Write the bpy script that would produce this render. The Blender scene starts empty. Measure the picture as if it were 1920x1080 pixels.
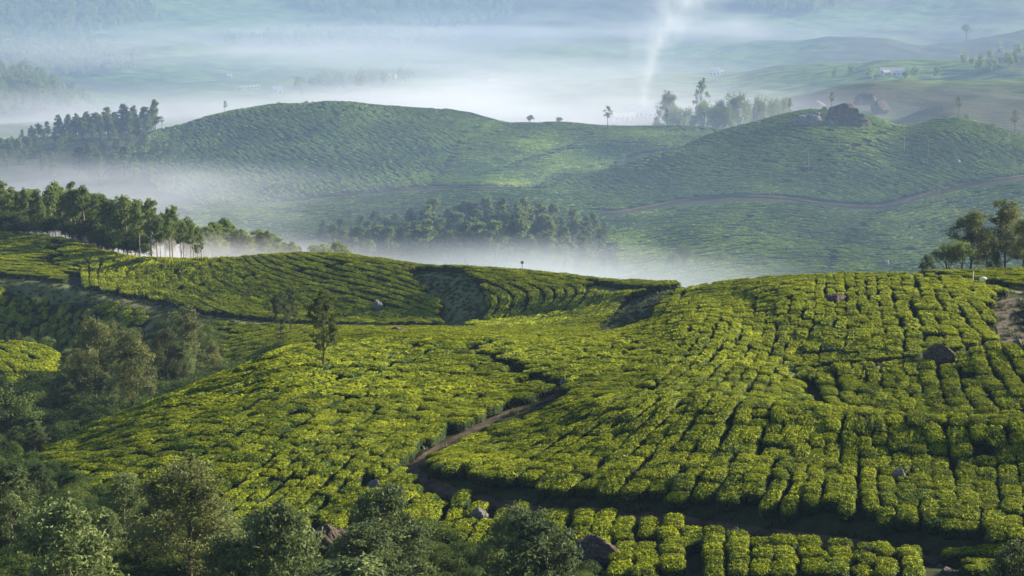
import bpy, math, random
import numpy as np
from mathutils import Vector, Matrix

# ------------------------------------------------------------------ camera, sky, sun, exposure
PITCH = math.radians(11.2)
FPX = 4000.0                       # focal length in pixels of a 1920 wide frame
SUN_AZ, SUN_EL = math.radians(68), math.radians(20)
scene = bpy.context.scene
coll = scene.collection
cam_data = bpy.data.cameras.new('camera')
cam_data.sensor_width = 36.0
cam_data.lens = FPX / 1920.0 * 36.0
cam_data.clip_start = 0.5
cam_data.clip_end = 30000.0
cam = bpy.data.objects.new('camera', cam_data)
cam.location = (0, 0, 0)
cam.rotation_euler = (math.pi / 2 - PITCH, 0, 0)
coll.objects.link(cam)
scene.camera = cam

world = bpy.data.worlds.new('World')
scene.world = world
world.use_nodes = True
wn = world.node_tree.nodes
wn.clear()
sky = wn.new('ShaderNodeTexSky')
sky.sky_type = 'NISHITA'
sky.sun_disc = False
sky.sun_elevation = SUN_EL
sky.sun_rotation = SUN_AZ
sky.altitude = 1500
sky.air_density = 1.0
sky.dust_density = 1.0
sky.ozone_density = 1.5
bg = wn.new('ShaderNodeBackground')
bg.inputs['Strength'].default_value = 0.055
wo = wn.new('ShaderNodeOutputWorld')
world.node_tree.links.new(sky.outputs[0], bg.inputs['Color'])
world.node_tree.links.new(bg.outputs[0], wo.inputs['Surface'])

sun_dir = Vector((math.sin(SUN_AZ) * math.cos(SUN_EL), math.cos(SUN_AZ) * math.cos(SUN_EL), math.sin(SUN_EL)))
sl = bpy.data.lights.new('sun', 'SUN')
sl.energy = 5.0
sl.angle = math.radians(0.6)
sl.color = (1.0, 0.88, 0.70)
so = bpy.data.objects.new('sun', sl)
so.rotation_euler = sun_dir.to_track_quat('Z', 'Y').to_euler()
so.location = (300, 60, 40)
coll.objects.link(so)

scene.view_settings.view_transform = 'Standard'
scene.view_settings.look = 'None'
scene.view_settings.gamma = 1.0
scene.view_settings.exposure = 1.5
scene.render.engine = 'CYCLES'
scene.cycles.use_denoising = True
scene.cycles.use_adaptive_sampling = True
scene.cycles.adaptive_threshold = 0.02
scene.cycles.max_bounces = 5
scene.cycles.diffuse_bounces = 2
scene.cycles.glossy_bounces = 1
scene.cycles.transmission_bounces = 3
scene.cycles.transparent_max_bounces = 6
scene.cycles.volume_bounces = 2
scene.cycles.volume_max_steps = 256
scene.cycles.volume_step_rate = 1.0

rng = np.random.default_rng(7)
random.seed(7)

# ------------------------------------------------------------------ projection helpers
cp, sp_ = math.cos(PITCH), math.sin(PITCH)
def pix_dir(u, v):
    """pixel of the 1920x1080 frame -> (a, T): x/y and z/y of its ray"""
    t = (540.0 - np.asarray(v, float)) / FPX
    dy = cp + t * sp_
    dz = -sp_ + t * cp
    return (np.asarray(u, float) - 960.0) / FPX / dy, dz / dy
def to_pix(x, y, z):
    fwd = y * cp - z * sp_
    up = y * sp_ + z * cp
    return 960 + FPX * x / fwd, 540 - FPX * up / fwd

def pchip(xk, yk, x):
    xk = np.asarray(xk, float); yk = np.asarray(yk, float)
    h = np.diff(xk); d = np.diff(yk) / h
    n = len(xk)
    m = np.zeros(n)
    if n == 2:
        m[:] = d[0]
    else:
        for i in range(1, n - 1):
            if d[i-1] * d[i] > 0:
                w1 = 2*h[i] + h[i-1]; w2 = h[i] + 2*h[i-1]
                m[i] = (w1 + w2) / (w1 / d[i-1] + w2 / d[i])
        m[0] = d[0]; m[-1] = d[-1]
    x = np.clip(x, xk[0], xk[-1])
    i = np.clip(np.searchsorted(xk, x) - 1, 0, n - 2)
    t = (x - xk[i]) / h[i]
    return ((2*t**3 - 3*t**2 + 1) * yk[i] + (t**3 - 2*t**2 + t) * h[i] * m[i]
            + (-2*t**3 + 3*t**2) * yk[i+1] + (t**3 - t**2) * h[i] * m[i+1])

# ------------------------------------------------------------------ the lie of the land
# every feature line: (u, v, distance) knots of a crest, foot, path or hidden hollow, near to far
FEAT = [
 [(-500,1080,100),(0,1080,98),(400,1080,100),(700,1080,104),(1000,1080,103),(1300,1080,100),(1750,1080,97),(1920,1092,96),(2400,1110,92)],
 [(-500,1000,112),(0,980,116),(300,960,118),(600,945,118),(760,905,121),(850,935,117),(1000,955,114),(1300,987,109),(1500,1015,106),(1740,1050,102),(1920,1072,99),(2400,1085,96)],
 [(-500,930,122),(0,915,125),(300,895,125),(600,870,126),(760,868,126),(850,903,119),(1000,925,115.5),(1300,945,110.8),(1500,962,108),(1740,1000,104),(1920,1030,101),(2400,1050,98)],
 [(-500,880,132),(0,885,131),(110,880,132),(300,840,133),(600,810,134),(760,820,133),(850,852,128),(1000,860,124),(1300,860,118.5),(1600,880,116),(1920,900,113),(2400,910,109)],
 [(-500,875,136),(0,875,136),(110,868,137),(300,800,140),(450,765,143),(560,740,144),(700,740,145),(800,770,140),(900,790,136),(1000,785,134),(1150,768,131),(1300,766,128),(1500,777,125),(1700,797,122),(1920,801,119),(2400,800,117)],
 [(-500,870,140),(0,862,141),(110,845,144),(200,805,148),(300,765,151),(450,705,158),(560,662,166),(700,655,170),(800,690,158),(900,720,150),(1000,745,142),(1150,745,137),(1300,738,135),(1500,783,131),(1700,812,130),(1920,815,127),(2400,815,125)],
 [(-500,900,165),(0,885,165),(110,870,166),(200,830,170),(300,790,174),(450,730,182),(560,672,178),(700,640,180),(800,655,170),(900,680,160),(1000,700,152),(1150,715,144),(1300,703,144),(1450,716,142),(1500,745,140),(1600,747,139),(1700,750,138),(1920,735,137),(2400,730,136)],
 [(-500,800,195),(0,780,200),(110,775,202),(250,765,205),(400,722,212),(500,690,215),(560,662,205),(700,632,205),(800,636,190),(900,650,175),(1000,662,168),(1150,670,160),(1300,660,155),(1450,700,150),(1500,699,149),(1600,690,148),(1700,682,147),(1800,665,148),(1920,650,148),(2400,635,150)],
 [(-500,650,232),(0,650,232),(80,660,233),(130,692,232),(250,725,230),(400,695,232),(500,657,234),(560,642,230),(700,624,226),(800,626,215),(900,632,207),(1000,640,194),(1150,640,178),(1300,620,168),(1450,682,158),(1500,702,155),(1700,687,153),(1800,672,155),(1920,663,156),(2400,655,158)],
 [(-500,668,275),(0,666,275),(130,670,270),(250,660,258),(400,648,252),(500,632,250),(560,622,250),(700,615,247),(800,617,241),(900,617,237),(1000,622,230),(1150,612,214),(1300,590,184),(1500,640,166),(1700,640,164),(1920,630,168),(2400,600,170)],
 [(-500,525,288),(0,528,288),(150,548,280),(220,565,275),(310,585,268),(380,600,262),(640,613,257),(860,612,250),(1000,600,247),(1150,580,237),(1300,568,208),(1500,585,177),(1700,580,176),(1920,570,182),(2400,560,185)],
 [(-500,490,306),(0,488,305),(150,510,296),(300,530,286),(450,540,277),(640,550,269),(800,560,262),(860,565,257),(1000,560,254),(1150,558,246),(1300,550,222),(1500,548,190),(1700,545,188),(1920,535,196),(2400,520,200)],
 [(-500,425,330),(0,442,325),(100,450,318),(200,478,308),(270,491,300),(380,494,296),(450,491,294),(550,482,292),(640,485,287),(740,497,281),(800,505,276),(900,513,268),(1000,522,266),(1100,532,262),(1200,539,256),(1250,541,248),(1350,536,230),(1450,530,212),(1600,525,204),(1720,520,203),(1800,517,208),(1920,515,214),(2400,500,222)],
 [(-500,445,372),(0,462,368),(100,470,360),(200,500,350),(270,520,345),(450,530,335),(640,525,330),(800,545,315),(1000,565,312),(1200,580,300),(1350,575,272),(1600,545,240),(1720,532,236),(1800,530,240),(1920,528,246),(2400,520,258)],
 [(-500,620,480),(0,640,480),(400,690,480),(900,700,480),(1400,690,470),(1920,670,450),(2400,670,450)],
 [(-500,600,640),(0,600,640),(400,620,640),(900,620,640),(1150,570,650),(1400,560,650),(1920,560,650),(2400,560,650)],
 [(-500,400,750),(0,380,780),(200,400,770),(400,440,740),(600,470,730),(900,470,735),(1150,455,730),(1300,450,730),(1500,450,730),(1700,452,730),(1920,430,740),(2400,420,750)],
 [(-500,370,830),(0,350,850),(300,372,830),(500,378,815),(700,362,815),(850,352,820),(960,353,824),(1050,360,820),(1150,376,810),(1300,374,800),(1450,370,795),(1640,389,785),(1750,358,795),(1920,332,805),(2400,300,815)],
 [(-500,320,900),(0,320,890),(300,330,880),(600,320,870),(900,330,865),(1000,345,858),(1080,335,858),(1150,318,858),(1250,285,872),(1350,250,888),(1420,232,892),(1480,216,896),(1530,209,899),(1620,217,900),(1700,239,897),(1780,223,902),(1850,238,905),(1920,257,908),(2000,280,910),(2400,330,915)],
 [(-500,295,935),(0,290,930),(300,295,915),(600,272,910),(800,282,907),(900,290,906),(1000,308,902),(1080,320,902),(1150,324,905),(1350,278,925),(1500,262,940),(1700,272,940),(1920,288,950),(2400,350,950)],
 [(-500,270,985),(0,270,980),(200,258,975),(300,262,960),(400,245,955),(550,225,950),(700,228,950),(850,240,950),(960,255,945),(1100,262,950),(1200,265,950),(1350,272,965),(1500,295,980),(1920,310,1000),(2400,360,1000)],
 [(-500,262,1040),(0,262,1040),(150,252,1030),(250,248,1020),(300,244,1010),(400,219,1005),(470,204,1000),(540,195,1000),(620,196,1000),(700,200,1000),(800,206,1000),(880,216,1000),(960,232,1000),(1100,236,1000),(1250,240,1000),(1350,247,1000),(1420,262,1000),(1600,305,1020),(1920,320,1050),(2400,370,1060)],
 [(-500,290,1130),(0,290,1130),(1000,275,1130),(1400,290,1130),(1550,270,1130),(1600,255,1130),(1680,224,1150),(1800,191,1160),(1920,186,1170),(2400,180,1200)],
 [(-500,300,1280),(1000,290,1280),(1400,290,1280),(1500,245,1290),(1600,222,1290),(1700,225,1290),(1800,200,1290),(1920,196,1300),(2400,190,1330)],
 [(-500,235,1500),(0,230,1500),(600,225,1500),(1000,225,1480),(1300,207,1450),(1440,192,1440),(1560,170,1430),(1646,152,1420),(1800,150,1440),(1920,146,1450),(2400,140,1460)],
 [(-500,230,1700),(0,225,1700),(700,190,1680),(1000,215,1700),(1300,200,1700),(1440,186,1700),(1560,174,1680),(1646,163,1680),(1800,162,1700),(1920,158,1700),(2400,150,1700)],
 [(-500,150,1950),(0,140,1950),(200,185,1950),(400,172,1900),(600,168,1880),(760,150,1880),(900,160,1930),(1100,152,1930),(1300,150,1930),(1500,132,1880),(1650,118,1850),(1800,108,1850),(1920,103,1850),(2400,100,1850)],
 [(-500,155,2150),(0,150,2150),(200,165,2150),(600,158,2150),(760,158,2150),(1000,150,2150),(1300,145,2130),(1500,128,2130),(1650,122,2130),(1800,113,2130),(1920,110,2130),(2400,105,2100)],
 [(-500,120,2450),(0,115,2450),(300,78,2450),(500,95,2450),(800,108,2450),(1000,92,2450),(1200,98,2450),(1440,80,2420),(1560,66,2400),(1650,67,2400),(1740,80,2400),(1850,64,2400),(1920,55,2400),(2400,50,2400)],
 [(-500,105,2750),(0,100,2750),(300,82,2750),(800,98,2750),(1000,84,2750),(1440,78,2700),(1650,74,2700),(1740,84,2700),(1920,62,2700),(2400,60,2700)],
 [(-500,10,3200),(0,10,3200),(400,25,3200),(800,42,3200),(1000,10,3200),(1300,-8,3200),(1700,0,3200),(1920,-20,3200),(2400,-20,3200)],
 [(-500,-140,4500),(960,-150,4500),(2400,-140,4500)],
 [(-500,-235,9000),(960,-240,9000),(2400,-235,9000)],
 [(-500,-240,14000),(960,-245,14000),(2400,-240,14000)],
]
NA = 620
A_GRID = np.linspace(-0.36, 0.36, NA)
D_GRID = np.concatenate([np.exp(np.linspace(math.log(3), math.log(84), 50)),
                         np.exp(np.linspace(math.log(85), math.log(460), 560)),
                         np.exp(np.linspace(math.log(462), math.log(1250), 330)),
                         np.exp(np.linspace(math.log(1260), math.log(3400), 240)),
                         np.exp(np.linspace(math.log(3450), math.log(13900), 40))])
ND = len(D_GRID)
LD_GRID = np.log(D_GRID)

def sines(x, y, wl, seed, n=7):
    r = np.random.default_rng(seed)
    out = 0
    for i in range(n):
        th = r.uniform(0, 2*math.pi); w = wl * r.uniform(0.6, 1.7)
        out = out + np.sin((x*math.cos(th) + y*math.sin(th)) * 2*math.pi / w + r.uniform(0, 6.28))
    return out / n**0.5

def build_height():
    fd, ft = [], []
    for f in FEAT:
        f = np.array(f, float)
        a, T = pix_dir(f[:, 0], f[:, 1])
        fd.append(pchip(a, np.log(f[:, 2]), A_GRID))
        ft.append(pchip(a, T, A_GRID))
    near = [(3, -1.6), (14, -0.85), (40, -0.56), (75, -0.43)]
    fd = [np.full(NA, math.log(d)) for d, _ in near] + fd
    ft = [np.full(NA, t) for _, t in near] + ft
    fd = np.array(fd); ft = np.array(ft)
    T = np.zeros((NA, ND))
    for i in range(NA):
        T[i] = pchip(fd[:, i], ft[:, i], LD_GRID)
    Z = T * D_GRID[None, :]
    X = A_GRID[:, None] * D_GRID[None, :]
    Y = np.broadcast_to(D_GRID[None, :], X.shape)
    amp = np.interp(LD_GRID, np.log([20, 100, 400, 700, 1000, 1400, 2500, 14000]), [0.1, .12, .25, .7, .7, .9, 1.2, 1.5])
    wl = 9
    Z = Z + amp[None, :] * (0.6*sines(X, Y, 60, 3) * np.clip((D_GRID[None, :]-300)/400, 0, 1) + 0.4*sines(X, Y, 22, 4))
    far = np.clip((D_GRID[None, :] - 1200)/900, 0, 1)
    Z = Z + far * (5 * sines(X, Y, 420, 9) + 2.2 * sines(X, Y, 130, 10))
    return Z
ZG = build_height()
TG = ZG / D_GRID[None, :]

def gz(x, y):
    """ground height at world x, y"""
    x = np.asarray(x, float); y = np.maximum(np.asarray(y, float), 3.01)
    a = np.clip(x / y, A_GRID[0], A_GRID[-1] - 1e-6)
    fa = (a - A_GRID[0]) / (A_GRID[1] - A_GRID[0])
    ia = np.clip(fa.astype(int), 0, NA - 2); fa = fa - ia
    ly = np.log(y)
    idd = np.clip(np.searchsorted(LD_GRID, ly) - 1, 0, ND - 2)
    fb = (ly - LD_GRID[idd]) / (LD_GRID[idd+1] - LD_GRID[idd])
    return ((ZG[ia, idd]*(1-fa) + ZG[ia+1, idd]*fa) * (1-fb) + (ZG[ia, idd+1]*(1-fa) + ZG[ia+1, idd+1]*fa) * fb)
def gnormal(x, y, e=0.6):
    dx = (gz(x+e, y) - gz(x-e, y)) / (2*e); dy = (gz(x, y+e) - gz(x, y-e)) / (2*e)
    n = np.stack([-dx, -dy, np.ones_like(dx)], -1)
    return n / np.linalg.norm(n, axis=-1, keepdims=True)
def ground(u, v, dmin=60, dmax=6000):
    """where the ray of a pixel meets the land between dmin and dmax (else the crest nearest to it)"""
    a, T = pix_dir(u, v)
    a = np.atleast_1d(a); T = np.atleast_1d(T)
    fa = np.clip((a - A_GRID[0]) / (A_GRID[1] - A_GRID[0]), 0, NA - 1.001)
    ia = fa.astype(int); fa = fa - ia
    lo, hi = np.searchsorted(D_GRID, [dmin, dmax])
    out = np.zeros(len(a))
    for k in range(len(a)):
        col = TG[ia[k], lo:hi]*(1-fa[k]) + TG[ia[k]+1, lo:hi]*fa[k]
        hit = np.nonzero(col >= T[k])[0]
        if len(hit) == 0:
            out[k] = D_GRID[lo + int(np.argmax(col))]
        elif hit[0] == 0:
            out[k] = D_GRID[lo]
        else:
            j = hit[0]
            f = (T[k] - col[j-1]) / max(col[j] - col[j-1], 1e-9)
            out[k] = D_GRID[lo+j-1]*(1-f) + D_GRID[lo+j]*f
    x = a * out
    return np.stack([x, out, gz(x, out)], -1)
def visible(x, y, z, slack=0.6):
    """is the world point in front of the land as seen from the camera position"""
    a = x / y; T = (z + slack) / y
    ia = np.clip(((a - A_GRID[0]) / (A_GRID[1] - A_GRID[0])).astype(int), 0, NA - 1)
    run = np.maximum.accumulate(TG, axis=1)
    idd = np.clip(np.searchsorted(D_GRID, y) - 2, 0, ND - 1)
    return T >= run[ia, idd]
def inpoly(u, v, poly):
    poly = np.asarray(poly, float)
    inside = np.zeros(np.shape(u), bool)
    j = len(poly) - 1
    for i in range(len(poly)):
        xi, yi = poly[i]; xj, yj = poly[j]
        c = ((yi > v) != (yj > v)) & (u < (xj - xi) * (v - yi) / (yj - yi + 1e-12) + xi)
        inside ^= c
        j = i
    return inside

# ------------------------------------------------------------------ object helpers
def tag(o, label=None, cat=None, group=None, kind=None):
    if label: o['label'] = label
    if cat: o['category'] = cat
    if group: o['group'] = group
    if kind: o['kind'] = kind
    return o
def mesh_np(name, verts, faces, mats=(), attrs=None, smooth=False, matidx=None):
    """verts Nx3, faces: list of int arrays (Mx3 or Mx4)"""
    me = bpy.data.meshes.new(name)
    verts = np.ascontiguousarray(verts, dtype=np.float32)
    me.vertices.add(len(verts)); me.vertices.foreach_set('co', verts.ravel())
    loops = np.concatenate([np.asarray(f, np.int32).ravel() for f in faces if len(f)])
    tot = np.concatenate([np.full(len(f), np.shape(f)[1], np.int32) for f in faces if len(f)])
    start = np.concatenate([[0], np.cumsum(tot)[:-1]]).astype(np.int32)
    me.loops.add(len(loops)); me.loops.foreach_set('vertex_index', loops)
    me.polygons.add(len(tot)); me.polygons.foreach_set('loop_start', start); me.polygons.foreach_set('loop_total', tot)
    if matidx is not None: me.polygons.foreach_set('material_index', np.asarray(matidx, np.int32))
    me.polygons.foreach_set('use_smooth', np.full(len(tot), smooth, bool))
    for m in mats: me.materials.append(m)
    if attrs:
        for k, val in attrs.items():
            at = me.attributes.new(k, 'FLOAT', 'POINT')
            at.data.foreach_set('value', np.asarray(val, np.float32))
    me.update(calc_edges=True)
    me.validate()
    return me
def link(name, data, parent=None, loc=None):
    o = bpy.data.objects.new(name, data)
    coll.objects.link(o)
    if loc is not None: o.location = loc
    if parent is not None: o.parent = parent
    return o
def empty(name, loc, label, cat, group=None):
    o = link(name, None, None, loc)
    o.empty_display_size = 0.2
    return tag(o, label, cat, group)

# ------------------------------------------------------------------ materials
def newmat(name):
    m = bpy.data.materials.new(name); m.use_nodes = True
    nt = m.node_tree; nt.nodes.clear()
    out = nt.nodes.new('ShaderNodeOutputMaterial')
    return m, nt, out
def N(nt, t, **kw):
    n = nt.nodes.new(t)
    for k, v in kw.items():
        if k in n.inputs: n.inputs[k].default_value = v
        else: setattr(n, k, v)
    return n
def ramp(nt, fac, stops):
    r = nt.nodes.new('ShaderNodeValToRGB')
    nt.links.new(fac, r.inputs[0])
    e = r.color_ramp.elements
    while len(e) < len(stops): e.new(0.5)
    for i, (p, c) in enumerate(stops):
        e[i].position = p; e[i].color = tuple(c) + (1,)
    return r.outputs[0]
def mixc(nt, fac, a, b, mode='MIX'):
    m = nt.nodes.new('ShaderNodeMix'); m.data_type = 'RGBA'; m.blend_type = mode
    for s, x in ((m.inputs[0], fac), (m.inputs[6], a), (m.inputs[7], b)):
        if hasattr(x, 'links'): nt.links.new(x, s)
        elif isinstance(x, (int, float)): s.default_value = x
        else: s.default_value = tuple(x) + (1,)
    return m.outputs[2]
def mth(nt, op, a, b=0.5, clamp=False):
    m = nt.nodes.new('ShaderNodeMath'); m.operation = op; m.use_clamp = clamp
    for s, x in ((m.inputs[0], a), (m.inputs[1], b)):
        if hasattr(x, 'links'): nt.links.new(x, s)
        else: s.default_value = x
    return m.outputs[0]
def wpos(nt, scale=(1, 1, 1)):
    g = nt.nodes.new('ShaderNodeNewGeometry')
    m = nt.nodes.new('ShaderNodeVectorMath'); m.operation = 'MULTIPLY'
    nt.links.new(g.outputs['Position'], m.inputs[0]); m.inputs[1].default_value = scale
    return m.outputs[0]
def noise(nt, vec, scale, detail=3, rough=0.55, out='Fac'):
    n = N(nt, 'ShaderNodeTexNoise'); n.inputs['Scale'].default_value = scale
    n.inputs['Detail'].default_value = detail; n.inputs['Roughness'].default_value = rough
    nt.links.new(vec, n.inputs['Vector'])
    return n.outputs[out]

def leaf_material(name, old, young, tone_amt=1.0, patch_scale=0.35, patch=0.35, transl=0.25, rough=0.45, spec=0.35, rand=0.5):
    """leaves: 'tone' per vertex says how young a leaf is, on tea also paints side shade; patches of flush vary over the ground"""
    m, nt, out = newmat(name)
    at = nt.nodes.new('ShaderNodeAttribute'); at.attribute_name = 'tone'
    oi = nt.nodes.new('ShaderNodeObjectInfo')
    p = noise(nt, wpos(nt), patch_scale, 2, 0.6)
    p = mth(nt, 'MULTIPLY', mth(nt, 'SUBTRACT', p, 0.5), patch * 4)
    p2 = mth(nt, 'MULTIPLY', mth(nt, 'SUBTRACT', noise(nt, wpos(nt), 0.035, 2, 0.5), 0.5), 0.9)
    p = mth(nt, 'ADD', p, p2)
    r = mth(nt, 'MULTIPLY', mth(nt, 'SUBTRACT', oi.outputs['Random'], 0.5), rand)
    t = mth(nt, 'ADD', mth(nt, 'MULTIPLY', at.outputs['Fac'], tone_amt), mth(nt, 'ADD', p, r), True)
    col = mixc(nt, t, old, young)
    pr = nt.nodes.new('ShaderNodeBsdfPrincipled')
    nt.links.new(col, pr.inputs['Base Color'])
    pr.inputs['Roughness'].default_value = rough
    pr.inputs['Specular IOR Level'].default_value = spec
    tr = nt.nodes.new('ShaderNodeBsdfTranslucent')
    nt.links.new(mixc(nt, 0.5, col, young), tr.inputs['Color'])
    mx = nt.nodes.new('ShaderNodeMixShader'); mx.inputs[0].default_value = transl
    nt.links.new(pr.outputs[0], mx.inputs[1]); nt.links.new(tr.outputs[0], mx.inputs[2])
    nt.links.new(mx.outputs[0], out.inputs['Surface'])
    return m
def plain(name, col, rough=0.8, col2=None, scale=2.0, bump=0.0, objspace=False, spec=0.3, detail=5):
    m, nt, out = newmat(name)
    pr = nt.nodes.new('ShaderNodeBsdfPrincipled'); pr.inputs['Roughness'].default_value = rough
    pr.inputs['Specular IOR Level'].default_value = spec
    if objspace:
        tc = nt.nodes.new('ShaderNodeTexCoord'); vec = tc.outputs['Object']
    else: vec = wpos(nt)
    n = noise(nt, vec, scale, detail, 0.6)
    c = ramp(nt, n, [(0.35, col), (0.65, col2 or col)])
    nt.links.new(c, pr.inputs['Base Color'])
    if bump:
        b = nt.nodes.new('ShaderNodeBump'); b.inputs['Strength'].default_value = bump; b.inputs['Distance'].default_value = 0.1
        nt.links.new(n, b.inputs['Height']); nt.links.new(b.outputs[0], pr.inputs['Normal'])
    nt.links.new(pr.outputs[0], out.inputs['Surface'])
    return m

TEA = leaf_material('tea_leaves', (0.016, 0.058, 0.006), (0.38, 0.43, 0.010), 1.0, 0.6, 0.45, 0.2, 0.6, 0.08, 0.3)
TEA_FAR = leaf_material('tea_leaves_hill', (0.024, 0.085, 0.020), (0.28, 0.39, 0.045), 0.8, 0.02, 0.4, 0.15, 0.6, 0.1, 0.3)
TEA_BODY = plain('tea_bush_inside', (0.008, 0.018, 0.004), 0.9, (0.012, 0.026, 0.005), 8)  # near black colour paints the shade in gaps between bushes
EUCA = leaf_material('eucalyptus_leaves', (0.040, 0.095, 0.028), (0.28, 0.34, 0.08), 0.9, 0.1, 0.2, 0.4, 0.55, 0.12, 0.4)
GUM = leaf_material('gum_leaves', (0.026, 0.050, 0.018), (0.25, 0.27, 0.08), 0.8, 0.25, 0.3, 0.28, 0.55, 0.12, 0.5)
EUCA_NEAR = leaf_material('eucalyptus_leaves_near', (0.022, 0.050, 0.022), (0.25, 0.31, 0.10), 0.8, 0.25, 0.3, 0.28, 0.55, 0.12, 0.4)
OAK = leaf_material('silver_oak_leaves', (0.026, 0.055, 0.016), (0.22, 0.25, 0.055), 0.7, 0.3, 0.2, 0.25, 0.55, 0.12, 0.3)
SHRUB = leaf_material('shrub_leaves', (0.022, 0.060, 0.016), (0.16, 0.21, 0.04), 0.7, 0.3, 0.5, 0.25, 0.6, 0.1, 0.6)
BARK = plain('pale_bark', (0.24, 0.18, 0.13), 0.85, (0.40, 0.32, 0.24), 6, 0.3)
DARK_BARK = plain('dark_bark', (0.05, 0.035, 0.025), 0.9, (0.10, 0.07, 0.05), 6, 0.3)

def ground_material():
    m, nt, out = newmat('hill_ground')
    pr = nt.nodes.new('ShaderNodeBsdfPrincipled'); pr.inputs['Roughness'].default_value = 0.95
    pr.inputs['Specular IOR Level'].default_value = 0.1
    vec = wpos(nt)
    soil = ramp(nt, noise(nt, vec, 0.8, 6, 0.65), [(0.3, (0.030, 0.026, 0.012)), (0.5, (0.035, 0.045, 0.014)), (0.68, (0.05, 0.075, 0.02))])
    hedge = noise(nt, wpos(nt, (0.045, 0.16, 0.16)), 1.0, 5, 0.7)
    tea = ramp(nt, hedge, [(0.38, (0.02, 0.045, 0.02)), (0.5, (0.07, 0.14, 0.035)), (0.6, (0.14, 0.22, 0.05))])
    wood = ramp(nt, noise(nt, vec, 0.03, 6, 0.75), [(0.35, (0.03, 0.05, 0.03)), (0.7, (0.12, 0.11, 0.06))])
    big = ramp(nt, noise(nt, wpos(nt, (0.0016, 0.0024, 0.002)), 1.0, 3, 0.5), [(0.46, (0, 0, 0)), (0.54, (1, 1, 1))])
    farc = mixc(nt, big, tea, wood)
    g = nt.nodes.new('ShaderNodeSeparateXYZ'); nt.links.new(vec, g.inputs[0])
    mr = nt.nodes.new('ShaderNodeMapRange'); nt.links.new(g.outputs[1], mr.inputs[0])
    mr.inputs[1].default_value = 1030; mr.inputs[2].default_value = 1120
    c = mixc(nt, mr.outputs[0], soil, farc)
    nt.links.new(c, pr.inputs['Base Color'])
    b = nt.nodes.new('ShaderNodeBump'); b.inputs['Strength'].default_value = 0.8; b.inputs['Distance'].default_value = 3.0
    hb = mth(nt, 'MULTIPLY', hedge, mr.outputs[0])
    nt.links.new(hb, b.inputs['Height']); nt.links.new(b.outputs[0], pr.inputs['Normal'])
    nt.links.new(pr.outputs[0], out.inputs['Surface'])
    return m

X = A_GRID[:, None] * D_GRID[None, :]
Y = np.broadcast_to(D_GRID[None, :], X.shape)
V = np.stack([X, Y, ZG], -1).reshape(-1, 3)
ii, jj = np.meshgrid(np.arange(NA-1), np.arange(ND-1), indexing='ij')
q = (ii*ND + jj).ravel()
hills = link('hills', mesh_np('hills', V, [np.stack([q, q+ND, q+ND+1, q+1], -1)], [ground_material()], smooth=True))
tag(hills, kind='structure')
# land to both sides and behind the viewpoint, down to the same level
# ------------------------------------------------------------------ paths
def smooth_line(pts, n=8):
    pts = np.asarray(pts, float)
    t = np.concatenate([[0], np.cumsum(np.linalg.norm(np.diff(pts, axis=0), axis=1))])
    tt = np.concatenate([np.linspace(t[i], t[i+1], n, endpoint=False) for i in range(len(t)-1)] + [[t[-1]]])
    return np.stack([pchip(t, pts[:, k], tt) for k in range(pts.shape[1])], -1)
def pixline(pts, dmin=80, dmax=1200, n=8):
    p = smooth_line(pts, n)
    return ground(p[:, 0], p[:, 1], dmin, dmax)
def resample(P, step=None, n=None):
    t = np.concatenate([[0], np.cumsum(np.linalg.norm(np.diff(P[:, :2], axis=0), axis=1))])
    if n is None: n = max(2, int(t[-1] / step) + 1)
    tt = np.linspace(0, t[-1], n)
    return np.stack([np.interp(tt, t, P[:, k]) for k in range(P.shape[1])], -1)

PATHS = []       # (world polyline, half width) : no tea is planted there
def path(name, pix, half, mat, dmin=80, dmax=1200, lift=0.05, rows=7, jit=0.12):
    P = pixline(pix, dmin, dmax)
    P = resample(P, step=max(0.8, half*0.6))
    for _ in range(6):
        P[1:-1] = (P[:-2] + 2*P[1:-1] + P[2:]) / 4
    PATHS.append((P[:, :2].copy(), half))
    d = np.gradient(P[:, :2], axis=0); d /= np.linalg.norm(d, axis=1, keepdims=True) + 1e-9
    nrm = np.stack([-d[:, 1], d[:, 0]], -1)
    s = np.linspace(-1, 1, rows)
    w = half * (1 + jit*sines(np.arange(len(P))*1.0, np.zeros(len(P)), 9, 5))
    xy = P[:, None, :2] + nrm[:, None, :] * (s[None, :, None] * w[:, None, None])
    z = gz(xy[..., 0], xy[..., 1]) + lift * (1 + 0.6*(1 - s[None, :]**2))
    V = np.concatenate([xy, z[..., None]], -1).reshape(-1, 3)
    i, j = np.meshgrid(np.arange(len(P)-1), np.arange(rows-1), indexing='ij')
    q = (i*rows + j).ravel()
    o = link(name, mesh_np(name, V, [np.stack([q, q+rows, q+rows+1, q+1], -1)], [mat], smooth=True))
    return tag(o, kind='structure')

DIRT = plain('path_dirt', (0.06, 0.036, 0.020), 0.95, (0.15, 0.10, 0.055), 1.3, 0.4)
TRACK = plain('path_track', (0.06, 0.046, 0.03), 0.95, (0.12, 0.095, 0.06), 1.0, 0.3)
GRASSY = plain('path_grass', (0.09, 0.12, 0.035), 0.95, (0.20, 0.21, 0.075), 0.9, 0.4)
BANK = plain('road_bank', (0.035, 0.03, 0.02), 0.95, (0.11, 0.06, 0.036), 0.4, 0.5)

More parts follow.
